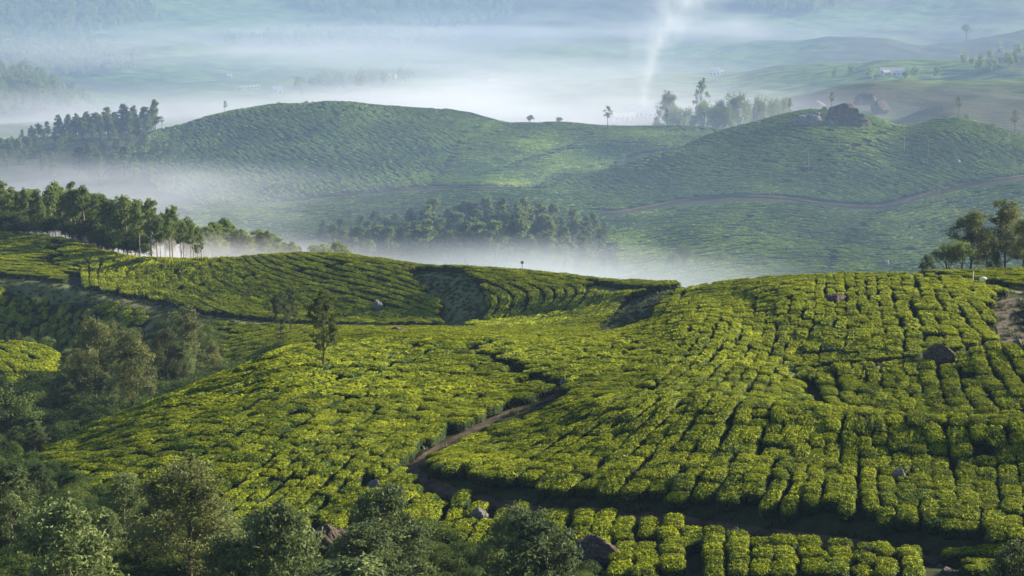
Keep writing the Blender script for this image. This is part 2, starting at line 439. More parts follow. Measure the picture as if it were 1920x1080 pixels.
path('winding_path', [(862,668),(900,676),(950,700),(1000,718),(1045,733),(1040,745),(985,762),(930,785),(880,812),(820,845),(785,868),(772,888),(790,908),(850,932),(920,947),(1000,958),(1100,966),(1200,975),(1300,987),(1400,999),(1500,1013),(1620,1032),(1740,1052),(1860,1068),(1960,1082)], 0.6, DIRT)
path('grass_lane', [(806,512),(828,520),(858,545),(872,570),(876,590),(866,612)], 2.6, GRASSY, 200, 300)
path('grass_path', [(1215,556),(1205,572),(1188,590),(1172,607),(1165,628)], 2.8, GRASSY, 140, 270)
path('contour_track', [(-40,524),(0,528),(60,535),(120,545),(180,555),(240,567),(310,583),(370,600),(440,606),(520,611),(620,615),(720,617),(800,619),(870,619)], 1.9, GRASSY, 230, 330)
path('branch_track', [(300,583),(312,596),(300,612),(285,625)], 1.9, GRASSY, 230, 300)
path('bend_track', [(1990,566),(1930,560),(1898,572),(1885,590),(1898,612),(1905,632),(1905,645)], 1.5, TRACK, 140, 225)
path('terrace_path', [(1480,701),(1560,696),(1650,690),(1740,680),(1820,664),(1890,652),(1960,644)], 0.8, GRASSY, 140, 170)
path('hollow_path', [(1485,702),(1500,730),(1520,755),(1545,780),(1600,795)], 0.35, GRASSY, 125, 160)
path('upper_terrace_path', [(1740,524),(1790,527),(1850,537),(1900,548),(1950,552)], 1.0, GRASSY, 175, 225)
path('hillside_road', [(1120,402),(1150,400),(1200,391),(1300,374),(1380,368),(1460,371),(1550,383),(1640,389),(1680,384),(1720,370),(1780,352),(1850,340),(1960,326)], 0.95, BANK, 600, 890, 0.35)
path('lower_hill_road', [(470,385),(560,374),(680,362),(780,354),(880,352),(960,352),(1040,350)], 0.9, BANK, 600, 890, 0.35)
path('ridge_gap', [(1115,537),(1140,549),(1160,553),(1190,549)], 1.5, GRASSY, 200, 300)

def drain(pix, half, dmin, dmax):
    P = resample(pixline(pix, dmin, dmax), step=3.0)
    PATHS.append((P[:, :2].copy(), half))
drain([(905,236),(862,262),(846,300),(812,350)], 1.0, 780, 1030)
drain([(1122,243),(1062,280),(985,305),(930,322),(880,338)], 1.0, 780, 1030)
drain([(660,200),(600,240),(560,262),(500,268)], 0.8, 780, 1030)
drain([(1655,396),(1600,440),(1560,490),(1535,520)], 0.9, 640, 840)
drain([(1685,240),(1610,275),(1540,300),(1470,345)], 0.9, 770, 925)
drain([(1560,325),(1545,350),(1540,375)], 0.7, 770, 925)
drain([(1420,395),(1385,425),(1350,460)], 0.7, 640, 840)
drain([(300,554),(400,540),(500,520),(600,508),(660,500)], 0.3, 240, 340)
drain([(95,450),(108,468),(98,478),(94,497),(125,515),(140,540)], 0.5, 270, 340)
def path_dist_ok(xy, extra=0.25, scale=1.0):
    ok = np.ones(len(xy), bool)
    for P, h in PATHS:
        lo = P.min(0) - 6; hi = P.max(0) + 6
        c = np.nonzero(ok & (xy > lo).all(1) & (xy < hi).all(1))[0]
        if not len(c): continue
        A = P[:-1]; B = P[1:]; AB = B - A; L2 = (AB**2).sum(1) + 1e-9
        for k in range(0, len(c), 4000):
            cc = c[k:k+4000]
            q = xy[cc][:, None, :] - A[None]
            t = np.clip((q * AB[None]).sum(-1) / L2[None], 0, 1)
            d2 = ((q - t[..., None]*AB[None])**2).sum(-1).min(1)
            ok[cc] &= d2 > (h*scale + extra)**2
    return ok

# ------------------------------------------------------------------ leaves and bushes
def leaf_quads(C, N_, size, width, up=0.35, r=None, droop=0.0, nj=0.65):
    """diamond leaves at C, facing roughly N_"""
    r = r or rng
    n = len(C)
    nn = N_ + r.normal(0, nj, (n, 3)) + np.array([0, 0, up])
    nn /= np.linalg.norm(nn, axis=1, keepdims=True) + 1e-9
    d = r.normal(0, 1, (n, 3)); d[:, 2] -= droop
    d -= (d*nn).sum(1, keepdims=True)*nn
    d /= np.linalg.norm(d, axis=1, keepdims=True) + 1e-9
    s = np.cross(nn, d)
    L = size * r.uniform(0.7, 1.35, (n, 1)); W = width * r.uniform(0.7, 1.3, (n, 1))
    bend = nn * L * 0.12
    V = np.stack([C - d*L/2 - bend, C + s*W/2, C + d*L/2 - bend, C - s*W/2], 1).reshape(-1, 3)
    F = np.arange(n*4).reshape(n, 4)
    return V, F
def uvball(nu, nv):
    th = np.linspace(0, 2*np.pi, nu, endpoint=False); ph = np.linspace(0, np.pi, nv+1)
    P = [(0, 0, 1)] + [(math.sin(p)*math.cos(t), math.sin(p)*math.sin(t), math.cos(p)) for p in ph[1:-1] for t in th] + [(0, 0, -1)]
    tri, quad = [], []
    for k in range(nu):
        tri.append((0, 1+k, 1+(k+1) % nu))
        b = 1 + (nv-2)*nu
        tri.append((len(P)-1, b+(k+1) % nu, b+k))
    for r_ in range(nv-2):
        for k in range(nu):
            a = 1 + r_*nu + k; b = 1 + r_*nu + (k+1) % nu
            quad.append((a, a+nu, b+nu, b))
    return np.array(P), np.array(tri), np.array(quad)
def lump(P, seed, amt):
    r = np.random.default_rng(seed); o = 0
    for _ in range(5):
        k = r.normal(0, 1, 3) * r.uniform(2, 5)
        o = o + np.sin(P @ k + r.uniform(0, 6.28))
    return 1 + amt * o / 2.2
def superball(D, e=3.2, top=1.0):
    m = (np.abs(D[:, 0])**e + np.abs(D[:, 1])**e + np.abs(D[:, 2])**e)**(1/e)
    return D / m[:, None]
def tea_bush_mesh(name, n, size, seed, mats, height=0.95, e=4.2, tv_=1.0):
    """1 x 1 m footprint, flat plucking table, leaves over a woody inside coloured dark as shade"""
    r = np.random.default_rng(seed)
    hh = 0.52
    half = np.array([0.5, 0.5, hh])
    cz = height - hh
    P, tri, quad = uvball(12, 8)
    B = superball(P, e) * (half*0.9) * lump(P, seed, 0.06)[:, None]
    B[:, 2] = np.minimum(B[:, 2], hh*0.9) + cz
    k = int(n*1.5)
    D = r.normal(0, 1, (k, 3)); D[:, 2] = np.abs(D[:, 2])*1.2 - 0.35*r.random(k)
    D /= np.linalg.norm(D, axis=1, keepdims=True)
    S = superball(D, e) * half * lump(D, seed, 0.08)[:, None]
    # even cover of the flat top as well as of the sides
    top = r.random(k) < 0.5
    tx = r.uniform(-0.5, 0.5, (k, 2)) * 0.98
    keep = (np.abs(tx[:, 0]/0.5)**e + np.abs(tx[:, 1]/0.5)**e) < 0.97
    top &= keep
    S[top, :2] = tx[top]
    S[top, 2] = hh * (1 - (np.abs(tx[top, 0]/0.5)**e + np.abs(tx[top, 1]/0.5)**e))**(1/e) * lump(np.c_[tx[top]*5, np.zeros(top.sum())], seed+5, 0.085)
    Nn = np.sign(S) * np.abs(S/half)**(e-1)
    Nn /= np.linalg.norm(Nn, axis=1, keepdims=True) + 1e-9
    S = S[:n]; Nn = Nn[:n]
    C = S + Nn * r.uniform(-0.03, 0.025, (n, 1)); C[:, 2] += cz
    LV, LF = leaf_quads(C, Nn, size, size*0.62, 0.2, r, 0.0, 0.48)
    hz = np.clip((S[:, 2]/hh - 0.5)/0.45, 0, 1)  # young shoots on top; side leaves also toned down to paint their shade
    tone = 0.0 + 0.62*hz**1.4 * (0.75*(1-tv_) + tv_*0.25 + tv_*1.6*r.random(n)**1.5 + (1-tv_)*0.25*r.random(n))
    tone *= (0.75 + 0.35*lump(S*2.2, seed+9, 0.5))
    tv = np.repeat(tone, 4)
    V = np.concatenate([B, LV]); off = len(B)
    idx = np.concatenate([np.zeros(len(tri)+len(quad)), np.ones(len(LF))])
    me = mesh_np(name, V, [tri, quad, LF+off], mats, {'tone': np.concatenate([np.zeros(off), tv])}, smooth=False, matidx=idx)
    return me
def hidden_collection(name, meshes):
    c = bpy.data.collections.new(name)
    for i, me in enumerate(meshes):
        o = bpy.data.objects.new('%s_%03d' % (name, i), me); c.objects.link(o)
    return c
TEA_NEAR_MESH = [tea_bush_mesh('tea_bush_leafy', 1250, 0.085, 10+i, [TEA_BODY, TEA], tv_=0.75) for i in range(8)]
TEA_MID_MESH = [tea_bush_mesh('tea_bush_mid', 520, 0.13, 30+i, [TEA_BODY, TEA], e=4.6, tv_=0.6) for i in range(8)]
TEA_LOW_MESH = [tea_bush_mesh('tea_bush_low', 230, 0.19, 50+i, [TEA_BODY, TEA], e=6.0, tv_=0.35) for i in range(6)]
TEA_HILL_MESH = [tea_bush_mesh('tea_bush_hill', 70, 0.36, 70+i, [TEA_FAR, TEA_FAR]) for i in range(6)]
C_NEAR = hidden_collection('tea_near', TEA_NEAR_MESH)
C_MID = hidden_collection('tea_mid', TEA_MID_MESH)
C_LOW = hidden_collection('tea_low', TEA_LOW_MESH)
C_HILL = hidden_collection('tea_hill', TEA_HILL_MESH)

def euler_from(tang, nrm):
    """rotation with local y along tang and local z near nrm, as XYZ euler angles"""
    y = tang / (np.linalg.norm(tang, axis=1, keepdims=True) + 1e-9)
    x = np.cross(y, nrm); x /= np.linalg.norm(x, axis=1, keepdims=True) + 1e-9
    z = np.cross(x, y)
    # R columns x y z ; XYZ euler
    ey = -np.arcsin(np.clip(x[:, 2], -1, 1))
    ex = np.arctan2(y[:, 2], z[:, 2])
    ez = np.arctan2(x[:, 1], x[:, 0])
    return np.stack([ex, ey, ez], -1)

_nodegroups = {}
def scatter(name, P, E, S, idx, collection):
    """one object: instances of a collection's meshes on points, by geometry nodes"""
    me = bpy.data.meshes.new(name)
    me.vertices.add(len(P)); me.vertices.foreach_set('co', np.ascontiguousarray(P, np.float32).ravel())
    for nm, arr in (('rot', E), ('scl', S)):
        at = me.attributes.new(nm, 'FLOAT_VECTOR', 'POINT')
        at.data.foreach_set('vector', np.ascontiguousarray(arr, np.float32).ravel())
    at = me.attributes.new('pick', 'INT', 'POINT'); at.data.foreach_set('value', np.asarray(idx, np.int32))
    o = link(name, me)
    ng = bpy.data.node_groups.new('scatter_' + collection.name, 'GeometryNodeTree')
    ng.interface.new_socket('Geometry', in_out='INPUT', socket_type='NodeSocketGeometry')
    ng.interface.new_socket('Geometry', in_out='OUTPUT', socket_type='NodeSocketGeometry')
    n = ng.nodes; l = ng.links
    gi = n.new('NodeGroupInput'); go = n.new('NodeGroupOutput')
    iop = n.new('GeometryNodeInstanceOnPoints')
    ci = n.new('GeometryNodeCollectionInfo')
    ci.inputs['Collection'].default_value = collection
    ci.inputs['Separate Children'].default_value = True
    ci.inputs['Reset Children'].default_value = True
    def na(t, nm):
        a = n.new('GeometryNodeInputNamedAttribute'); a.data_type = t; a.inputs['Name'].default_value = nm
        return a.outputs['Attribute']
    l.new(gi.outputs[0], iop.inputs['Points'])
    l.new(ci.outputs[0], iop.inputs['Instance'])
    iop.inputs['Pick Instance'].default_value = True
    l.new(na('INT', 'pick'), iop.inputs['Instance Index'])
    l.new(na('FLOAT_VECTOR', 'rot'), iop.inputs['Rotation'])
    l.new(na('FLOAT_VECTOR', 'scl'), iop.inputs['Scale'])
    l.new(iop.outputs[0], go.inputs[0])
    mod = o.modifiers.new('scatter', 'NODES'); mod.node_group = ng
    return o

# ------------------------------------------------------------------ tea: rows between guide lines
def plant_rows(guides, poly, dmin, dmax, pitch=1.3, blen=(0.9, 2.3), gap=0.05, jit=0.08, ext=3.0, across=0.95, seed=0, miss=0.008, wob=0.3, over=1.22, cross=None, extra=0.25):
    """bushes (x, y, tangent, width, length) along rows interpolated between guide lines given in pixels"""
    r = np.random.default_rng(seed)
    G = []
    for g in guides:
        P = pixline(g, dmin, dmax, 6)
        P = resample(P, n=60)
        d0 = P[0, :2] - P[3, :2]; d1 = P[-1, :2] - P[-4, :2]
        d0 /= np.linalg.norm(d0) + 1e-9; d1 /= np.linalg.norm(d1) + 1e-9
        P2 = np.concatenate([[P[0, :2] + d0*ext], P[:, :2], [P[-1, :2] + d1*ext]])
        for _ in range(3): P2[1:-1] = (P2[:-2] + 2*P2[1:-1] + P2[2:])/4
        G.append(resample(P2, n=60))
    xs, ts, ws, ls = [], [], [], []
    for A, B in zip(G[:-1], G[1:]):
        w = np.linalg.norm(A - B, axis=1)
        n = max(1, int(round(np.percentile(w, 62) / pitch)))
        for k in range(n):
            f = (k + 0.5) / n
            R = A*(1-f) + B*f
            wl = w / n
            t = np.concatenate([[0], np.cumsum(np.linalg.norm(np.diff(R, axis=0), axis=1))])
            s = r.uniform(0, 1.0); 
            ph = r.uniform(0, 6.28); fr = r.uniform(0.15, 0.4)
            while s < t[-1]:
                L = r.uniform(*blen)
                m = s + L/2
                c = np.array([np.interp(m, t, R[:, 0]), np.interp(m, t, R[:, 1])])
                m2 = min(m+0.8, t[-1]); m1 = max(m-0.8, 0)
                tg = np.array([np.interp(m2, t, R[:, 0]) - np.interp(m1, t, R[:, 0]), np.interp(m2, t, R[:, 1]) - np.interp(m1, t, R[:, 1])])
                tg /= np.linalg.norm(tg) + 1e-9
                p = np.interp(m, t, wl)
                s += L + (r.uniform(0.15, 0.5) if r.random() < gap*2 else 0)
                st = 1
                while p*st < 0.62*pitch and st < 16: st *= 2
                if k % st: continue
                pe = min(p*st, 1.7*pitch)
                off = (r.normal(0, jit) + wob*0.3*math.sin(m*fr + ph)) * pe
                if r.random() < miss: continue
                xs.append(c + np.array([-tg[1], tg[0]])*off); ts.append(tg)
                ws.append(pe*across*r.uniform(0.93, 1.05)); ls.append(L*over)
    xs = np.array(xs); ts = np.array(ts); ws = np.array(ws); ls = np.array(ls)
    z = gz(xs[:, 0], xs[:, 1])
    u, v = to_pix(xs[:, 0], xs[:, 1], z)
    ok = inpoly(u, v, poly) & (xs[:, 1] > dmin) & (xs[:, 1] < dmax)
    xs, ts, ws, ls = xs[ok], ts[ok], ws[ok], ls[ok]
    ok = path_dist_ok(xs, extra)
    return xs[ok], ts[ok], ws[ok], ls[ok]

BIG = []
def tea(*a, **k):
    h = k.pop('h', 1.0)
    x, t, w, l = plant_rows(*a, **k)
    BIG.append((x, t, w, l, np.full(len(x), h)))
    return len(x)

# near right slope above the winding path
tea([[(1010,788),(900,826),(812,868)],[(1180,766),(1080,830),(925,915)],[(1310,765),(1230,860),(1165,940)],[(1480,775),(1455,880),(1435,970)],[(1660,793),(1672,900),(1690,1015)],[(1850,798),(1868,900),(1885,1050)],[(2060,800),(2080,900),(2090,1080)],[(2270,800),(2290,900),(2300,1080)]],
    [(812,868),(900,818),(985,770),(1100,758),(1300,757),(1500,768),(1700,788),(2240,792),(2240,1060),(1900,1040),(1740,1012),(1640,985),(1500,966),(1300,950),(1150,936),(1000,925),(900,907),(830,890)],
    96, 140, pitch=1.2, seed=1, extra=0.2, across=1.0)
# long slope from the ridge on the right down to the path
tea([[(985,640),(900,668),(862,690)],[(1165,632),(1080,665),(950,705)],[(1225,575),(1160,680),(1050,745)],[(1330,545),(1275,670),(1180,765)],[(1513,528),(1500,640),(1455,768)],[(1640,527),(1655,620),(1660,690)],[(1777,528),(1830,600),(1885,655)],[(1880,545),(1960,600),(2010,650)]],
    [(1225,548),(1350,538),(1500,528),(1620,523),(1740,525),(1800,530),(1890,558),(1890,620),(1880,648),(1780,668),(1680,683),(1560,695),(1482,698),(1500,735),(1530,765),(1505,772),(1400,766),(1300,760),(1150,762),(1030,770),(1060,742),(1000,712),(930,692),(885,662),(900,640),(1010,628),(1150,628),(1200,600)],
    110, 265, pitch=1.34, seed=2, across=0.92, over=1.12)
# spur on the right
tea([[(1490,712),(1500,745),(1545,792)],[(1600,703),(1605,740),(1612,794)],[(1720,690),(1730,740),(1750,800)],[(1850,668),(1880,730),(1930,802)],[(2000,650),(2060,730),(2120,800)],[(2230,645),(2280,730),(2330,800)]],
    [(1484,706),(1600,696),(1700,688),(1820,668),(1990,650),(2240,640),(2240,806),(1700,802),(1590,800),(1530,770)],
    126, 152, pitch=1.22, seed=3, across=0.98)
# broad slope left of the path
tea([[(560,655),(450,702),(320,755),(110,830)],[(720,650),(600,700),(420,775),(130,905)],[(850,655),(720,740),(560,840),(400,960)],[(960,700),(860,760),(740,850),(640,960)],[(1060,735),(960,775),(850,840),(760,960)]],
    [(560,652),(700,645),(860,655),(880,678),(930,696),(990,718),(1040,735),(1020,748),(960,766),(900,790),(830,832),(770,868),(752,895),(770,915),(640,1000),(440,1000),(300,960),(160,930),(95,868),(105,836),(230,790),(350,745),(470,690)],
    100, 190, pitch=1.38, seed=4, blen=(1.0, 2.4), across=0.92, over=1.1)
# flat between the hills
tea([[(360,606),(500,616),(700,624),(900,624),(1160,600)],[(370,630),(500,640),(700,632),(900,638),(1160,628)],[(400,665),(480,672),(600,650),(760,648),(900,650),(1160,645)],[(420,700),(500,700),(580,668),(760,665),(900,665),(1160,665)]],
    [(370,606),(480,616),(640,621),(860,624),(1000,618),(1160,600),(1165,640),(1000,650),(905,650),(870,664),(700,660),(560,664),(450,704),(410,706),(380,660)],
    140, 285, pitch=1.4, seed=5, ext=1, wob=0.5, across=0.9)
# left hill with curving rows
tea([[(120,492),(150,512),(150,530),(158,550)],[(225,485),(205,510),(200,530),(205,556)],[(285,492),(258,512),(252,535),(262,568)],[(330,494),(325,535),(345,568),(400,600)],[(385,495),(398,535),(450,570),(545,606),(640,612)],[(440,493),(470,518),(560,548),(700,585),(835,614)],[(505,487),(560,508),(700,538),(800,568),(868,600)],[(600,482),(700,497),(790,514),(866,570)],[(680,485),(760,497),(805,505),(850,545)]],
    [(100,495),(150,462),(200,474),(270,487),(380,490),(450,487),(550,478),(640,481),(740,493),(800,503),(806,515),(840,545),(866,575),(868,596),(855,612),(700,614),(520,606),(420,600),(370,594),(300,576),(200,555),(155,547),(130,528),(145,520)],
    235, 345, pitch=1.35, seed=6, blen=(1.8, 3.2), wob=0.06, jit=0.012, gap=0.004, across=0.84, over=1.4, miss=0.001)
# far left shoulder, level rows
tea([[(-260,432),(60,446),(150,462)],[(-260,455),(60,470),(215,485)],[(-260,486),(60,500),(185,508)],[(-260,518),(60,528),(165,535)]],
    [(-260,420),(0,440),(100,448),(180,468),(235,484),(150,500),(140,520),(160,548),(60,532),(-260,520)],
    270, 345, pitch=1.45, seed=7, blen=(1.4, 3.0), wob=0.5)
# fan of curved rows on the ridge
tea([[(842,536),(880,568),(892,592),(880,616)],[(846,520),(905,548),(937,575),(925,600),(890,620)],[(868,513),(973,537),(1017,553),(1023,573),(990,600),(930,620)],[(940,518),(1085,537),(1123,550),(1115,578),(1073,600),(1000,620)],[(1000,524),(1150,543),(1186,558),(1178,580),(1150,600),(1080,620)]],
    [(836,518),(850,510),(930,518),(1050,530),(1110,538),(1150,548),(1192,560),(1180,592),(1160,604),(1000,620),(890,622),(880,612),(895,590),(890,568),(850,540)],
    200, 290, pitch=1.35, seed=8, blen=(1.6, 3.0), wob=0.06, jit=0.012, gap=0.004, across=0.84, over=1.4, miss=0.001)
# hedge along the ridge behind the fan
tea([[(798,503),(900,510),(1000,519),(1100,530),(1200,538),(1260,541)],[(798,508),(900,515),(1000,525),(1100,536),(1200,545),(1260,547)]],
    [(798,498),(1270,536),(1270,548),(1160,545),(1100,536),(960,521),(798,508)],
    215, 290, pitch=1.5, seed=9, ext=0, wob=0, h=1.15, extra=-2.9, over=1.4)
tea([[(1165,552),(1225,556)],[(1160,560),(1215,563)]], [(1155,545),(1240,545),(1240,562),(1155,562)], 200, 275, pitch=1.4, seed=19, ext=0)
# little terrace below the curving track
tea([[(225,568),(190,600)],[(262,572),(215,615)],[(300,590),(250,625)],[(318,600),(285,632)]],
    [(185,596),(225,566),(262,572),(298,588),(308,604),(285,625),(200,625)], 240, 290, pitch=1.45, seed=10, blen=(1.4, 2.4))
# shaded slope on the far left
tea([[(-60,535),(-90,600),(-120,660)],[(60,540),(20,600),(-20,655)],[(150,552),(110,600),(60,655)],[(235,570),(190,610),(140,655)],[(300,610),(240,640),(200,665)]],
    [(-60,532),(60,538),(150,553),(225,568),(185,600),(200,628),(290,628),(260,650),(150,668),(0,662),(-60,664)], 235, 300, pitch=1.4, seed=11)
# sunny knoll at the left edge
tea([[(-60,640),(0,700),(40,760)],[(30,648),(80,690),(120,730)],[(90,655),(130,680),(160,700)]],
    [(-60,645),(0,648),(60,655),(105,668),(135,695),(120,725),(60,742),(0,735),(-60,735)], 190, 240, pitch=1.4, seed=12)
# inner corner slope between ravine and flat
tea([[(380,650),(440,700),(470,720)],[(440,650),(500,680),(520,690)],[(520,640),(560,655),(580,660)]],
    [(375,640),(560,638),(560,658),(470,700),(400,720),(360,690)], 200, 270, pitch=1.4, seed=13)
# right edge, beyond the bend of the track
tea([[(1905,575),(1925,600),(1960,640)],[(1960,570),(1980,600),(2010,640)],[(2040,570),(2060,640)],[(2260,565),(2280,650)]],
    [(1900,562),(1990,560),(2240,560),(2240,642),(1990,640),(1915,640),(1893,590)], 140, 200, pitch=1.35, seed=14)
# strip on the skyline at the right
tea([[(1720,523),(1800,519),(2240,506)],[(1740,526),(1800,527),(1880,540),(2240,562)]],
    [(1720,518),(1800,514),(1990,508),(2240,503),(2240,556),(1900,545),(1820,530),(1760,525)], 170, 240, pitch=1.4, seed=15, ext=2)
# below the winding path
tea([[(640,900),(580,960),(540,1010)],[(760,915),(690,960),(640,1015)],[(860,940),(830,985),(790,1035)],[(1000,963),(985,1020),(970,1065)],[(1160,978),(1150,1020),(1145,1050)],[(1320,995),(1320,1025)],[(1400,1002),(1410,1030)]],
    [(745,905),(800,925),(900,950),(1050,966),(1250,988),(1380,1003),(1400,1022),(1330,1035),(1180,1045),(1060,1060),(920,1045),(760,1010),(640,1010),(540,1000)], 96, 130, pitch=1.3, seed=16, extra=0.45)
tea([[(1120,1040),(1140,1080),(1150,1110)],[(1290,1030),(1290,1080),(1290,1110)]], [(1110,1048),(1200,1035),(1270,1036),(1270,1100),(1110,1100)], 92, 112, pitch=1.3, seed=17)
tea([[(1318,1035),(1318,1110)],[(1450,1025),(1452,1110)],[(1600,1040),(1604,1110)],[(1725,1056),(1730,1110)]], [(1310,1028),(1420,1026),(1600,1042),(1728,1060),(1735,1115),(1310,1115)], 88, 112, pitch=1.35, seed=18, extra=0.5, h=1.25)
tea([[(1800,1045),(1870,1040),(1920,1036)],[(1800,1060),(1870,1056),(1920,1050)]], [(1795,1040),(1920,1030),(1960,1060),(1795,1062)], 90, 112, pitch=1.2, seed=20, extra=-0.6, ext=1)
tea([[(1810,1075),(1900,1068),(1990,1066)],[(1810,1095),(1900,1090),(1990,1090)]], [(1820,1068),(1990,1060),(1990,1105),(1820,1105)], 85, 106, pitch=1.2, seed=21, extra=-0.6, ext=1)

x = np.concatenate([b[0] for b in BIG]); t = np.concatenate([b[1] for b in BIG]); w = np.concatenate([b[2] for b in BIG]); l = np.concatenate([b[3] for b in BIG]); hgt = np.concatenate([b[4] for b in BIG])
print('tea bushes near', len(x))
# clearings round the boulders (u, v, radius m)
ROCKS = [  # u, v_base, width px, height px, d range, tone, label
 (1567, 572, 42, 20, 150, 260, 'double dark boulder with a pale brown right half, high in the tea below the skyline'),
 (1762, 682, 60, 32, 140, 165, 'largest rounded boulder of the tea slope, speckled pale, on top of the right spur'),
 (1686, 912, 26, 26, 98, 150, 'jagged grey and white rock poking out between the big tea bushes of the near slope'),
 (1378, 1012, 26, 22, 95, 115, 'dark grey stone standing beside the dirt path above the long clipped hedge'),
 (752, 637, 50, 16, 200, 300, 'low flat brown boulder lying in the tea at the foot of the curved rows'),
 (674, 639, 18, 8, 200, 300, 'small pale reddish stone left of the low flat brown boulder'),
 (709, 583, 20, 19, 240, 300, 'pointed grey rock among the curved tea rows of the left hill'),
 (1183, 638, 36, 13, 150, 240, 'dark smooth stone at the bottom of the short grass strip'),
 (1058, 727, 16, 14, 130, 200, 'small blue grey stone on the bank beside the bend of the path'),
 (702, 925, 30, 24, 100, 140, 'pale grey topped boulder just above the leafy young tree by the path bend'),
 (900, 985, 34, 30, 95, 130, 'shadowed grey boulder under tea bushes below the dirt path'),
 (1115, 1058, 100, 50, 92, 118, 'big dark slab of rock with a pale upper edge beside the bottom hedges'),
 (1908, 652, 20, 14, 140, 170, 'blue grey stone beside the track at the right edge'),
 (1828, 723, 18, 9, 128, 160, 'half buried grey stone in the shaded tea of the spur'),
 (1214, 1030, 24, 12, 90, 118, 'small dark stone buried in the bushes left of the long clipped hedge'),
]
rock_xy = []
for (ru, rv, rw, rh, d0, d1, lb) in ROCKS:
    g = ground(ru, rv, d0, d1)[0]
    rock_xy.append((g[0], g[1], rw/FPX*g[1]/2))
ok = np.ones(len(x), bool)
for gx, gy, rr in rock_xy:
    ok &= np.hypot(x[:, 0]-gx, (x[:, 1]-gy)*0.8) > rr*0.9 + 0.35
x, t, w, l, hgt = x[ok], t[ok], w[ok], l[ok], hgt[ok]
# drop bushes that overlap a planted one (where patches meet)
keep = np.ones(len(x), bool); cell = {}
for i in range(len(x)):
    cx, cy = int(x[i, 0]//1), int(x[i, 1]//1)
    rad = 0.42*min(w[i], l[i])
    bad = False
    for a_ in (-1, 0, 1):
        for b_ in (-1, 0, 1):
            for j in cell.get((cx+a_, cy+b_), ()):
                if (x[i, 0]-x[j, 0])**2 + (x[i, 1]-x[j, 1])**2 < rad**2: bad = True
    if bad: keep[i] = False
    else: cell.setdefault((cx, cy), []).append(i)
x, t, w, l, hgt = x[keep], t[keep], w[keep], l[keep], hgt[keep]
z = gz(x[:, 0], x[:, 1])
nr = gnormal(x[:, 0], x[:, 1]) + np.array([0, 0, 0.35])
nr /= np.linalg.norm(nr, axis=1, keepdims=True)
tz = gz(x[:, 0]+t[:, 0]*.5, x[:, 1]+t[:, 1]*.5) - gz(x[:, 0]-t[:, 0]*.5, x[:, 1]-t[:, 1]*.5)
E = euler_from(np.c_[t, tz*0.9], nr)
E[:, 2] += rng.normal(0, 1, len(x))*np.where(x[:, 1] < 230, 0.09, 0.02)
flip = rng.random(len(x)) < 0.5
sc = np.stack([w, l, hgt*rng.uniform(0.74, 0.94, len(x))], -1)
P = np.c_[x, z - 0.08]
u, v = to_pix(x[:, 0], x[:, 1], z + 0.8)
vis = visible(x[:, 0], x[:, 1], z, 0.9)
infr = (u > -15) & (u < 1935) & (v > 0) & (v < 1085)
size = (w*l) / x[:, 1]**2
order = np.argsort(-np.where(vis & infr & (v < 1070), size, 0))
single = np.zeros(len(x), bool); single[order[:300]] = True
k = 0
TG_GROUP = 'waist high tea bushes that look alike, nearest to the viewpoint'
for i in np.nonzero(single)[0]:
    o = bpy.data.objects.new('tea_bush', TEA_NEAR_MESH[k % 8]); k += 1
    o.location = P[i]; o.rotation_euler = E[i]; o.scale = sc[i]
    coll.objects.link(o)
    uu, vv = u[i], v[i]
    if hgt[i] > 1.2: lab, gp = 'tall clipped tea bush forming part of the long hedge at the bottom edge', 'tea bushes of the long clipped hedge'
    elif uu > 1760 and vv > 1030: lab, gp = 'tea bush of the short low hedges in the bottom right corner', 'tea bushes of the corner hedges'
    elif vv < 800: lab, gp = 'tea bush in shade on the spur above the near slope', 'tea bushes of the shaded spur'
    else:
        below = vv > np.interp(uu, [760, 850, 1000, 1300, 1500, 1740, 1920], [905, 935, 955, 987, 1013, 1052, 1075]) - 14
        if below: lab, gp = 'tea bush with a rounded top on the downhill side of the dirt path', 'tea bushes below the winding path'
        elif uu < 760: lab, gp = 'tea bush on the broad slope left of the winding path', 'tea bushes left of the winding path'
        else: lab, gp = 'big yellow green tea bush of the near slope above the dirt path', 'tea bushes of the near slope'
    tag(o, lab, 'tea bush', gp)
rest = ~single & (x[:, 1] > 60)
def put(name, m, c, nvar, label):
    o = scatter(name, P[m], E[m], sc[m], rng.integers(0, nvar, m.sum()), c)
    return tag(o, label, 'tea', kind='stuff')
dn = x[:, 1]
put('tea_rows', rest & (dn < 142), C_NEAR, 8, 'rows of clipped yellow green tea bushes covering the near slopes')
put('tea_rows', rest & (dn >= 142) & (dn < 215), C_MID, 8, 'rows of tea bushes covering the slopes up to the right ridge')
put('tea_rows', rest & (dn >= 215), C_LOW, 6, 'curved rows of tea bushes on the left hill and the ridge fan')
print('tea kept', len(x), 'near', int((rest & (dn < 142)).sum()))

# ------------------------------------------------------------------ tea on the misty hills
BIG2 = []
def hill_tea(*a, **k):
    BIG2.append(plant_rows(*a, **k))
hk = dict(ext=16, pitch=1.75, blen=(2.6, 5.5), wob=1.2, jit=0.10, gap=0.12, across=0.86, miss=0.02)
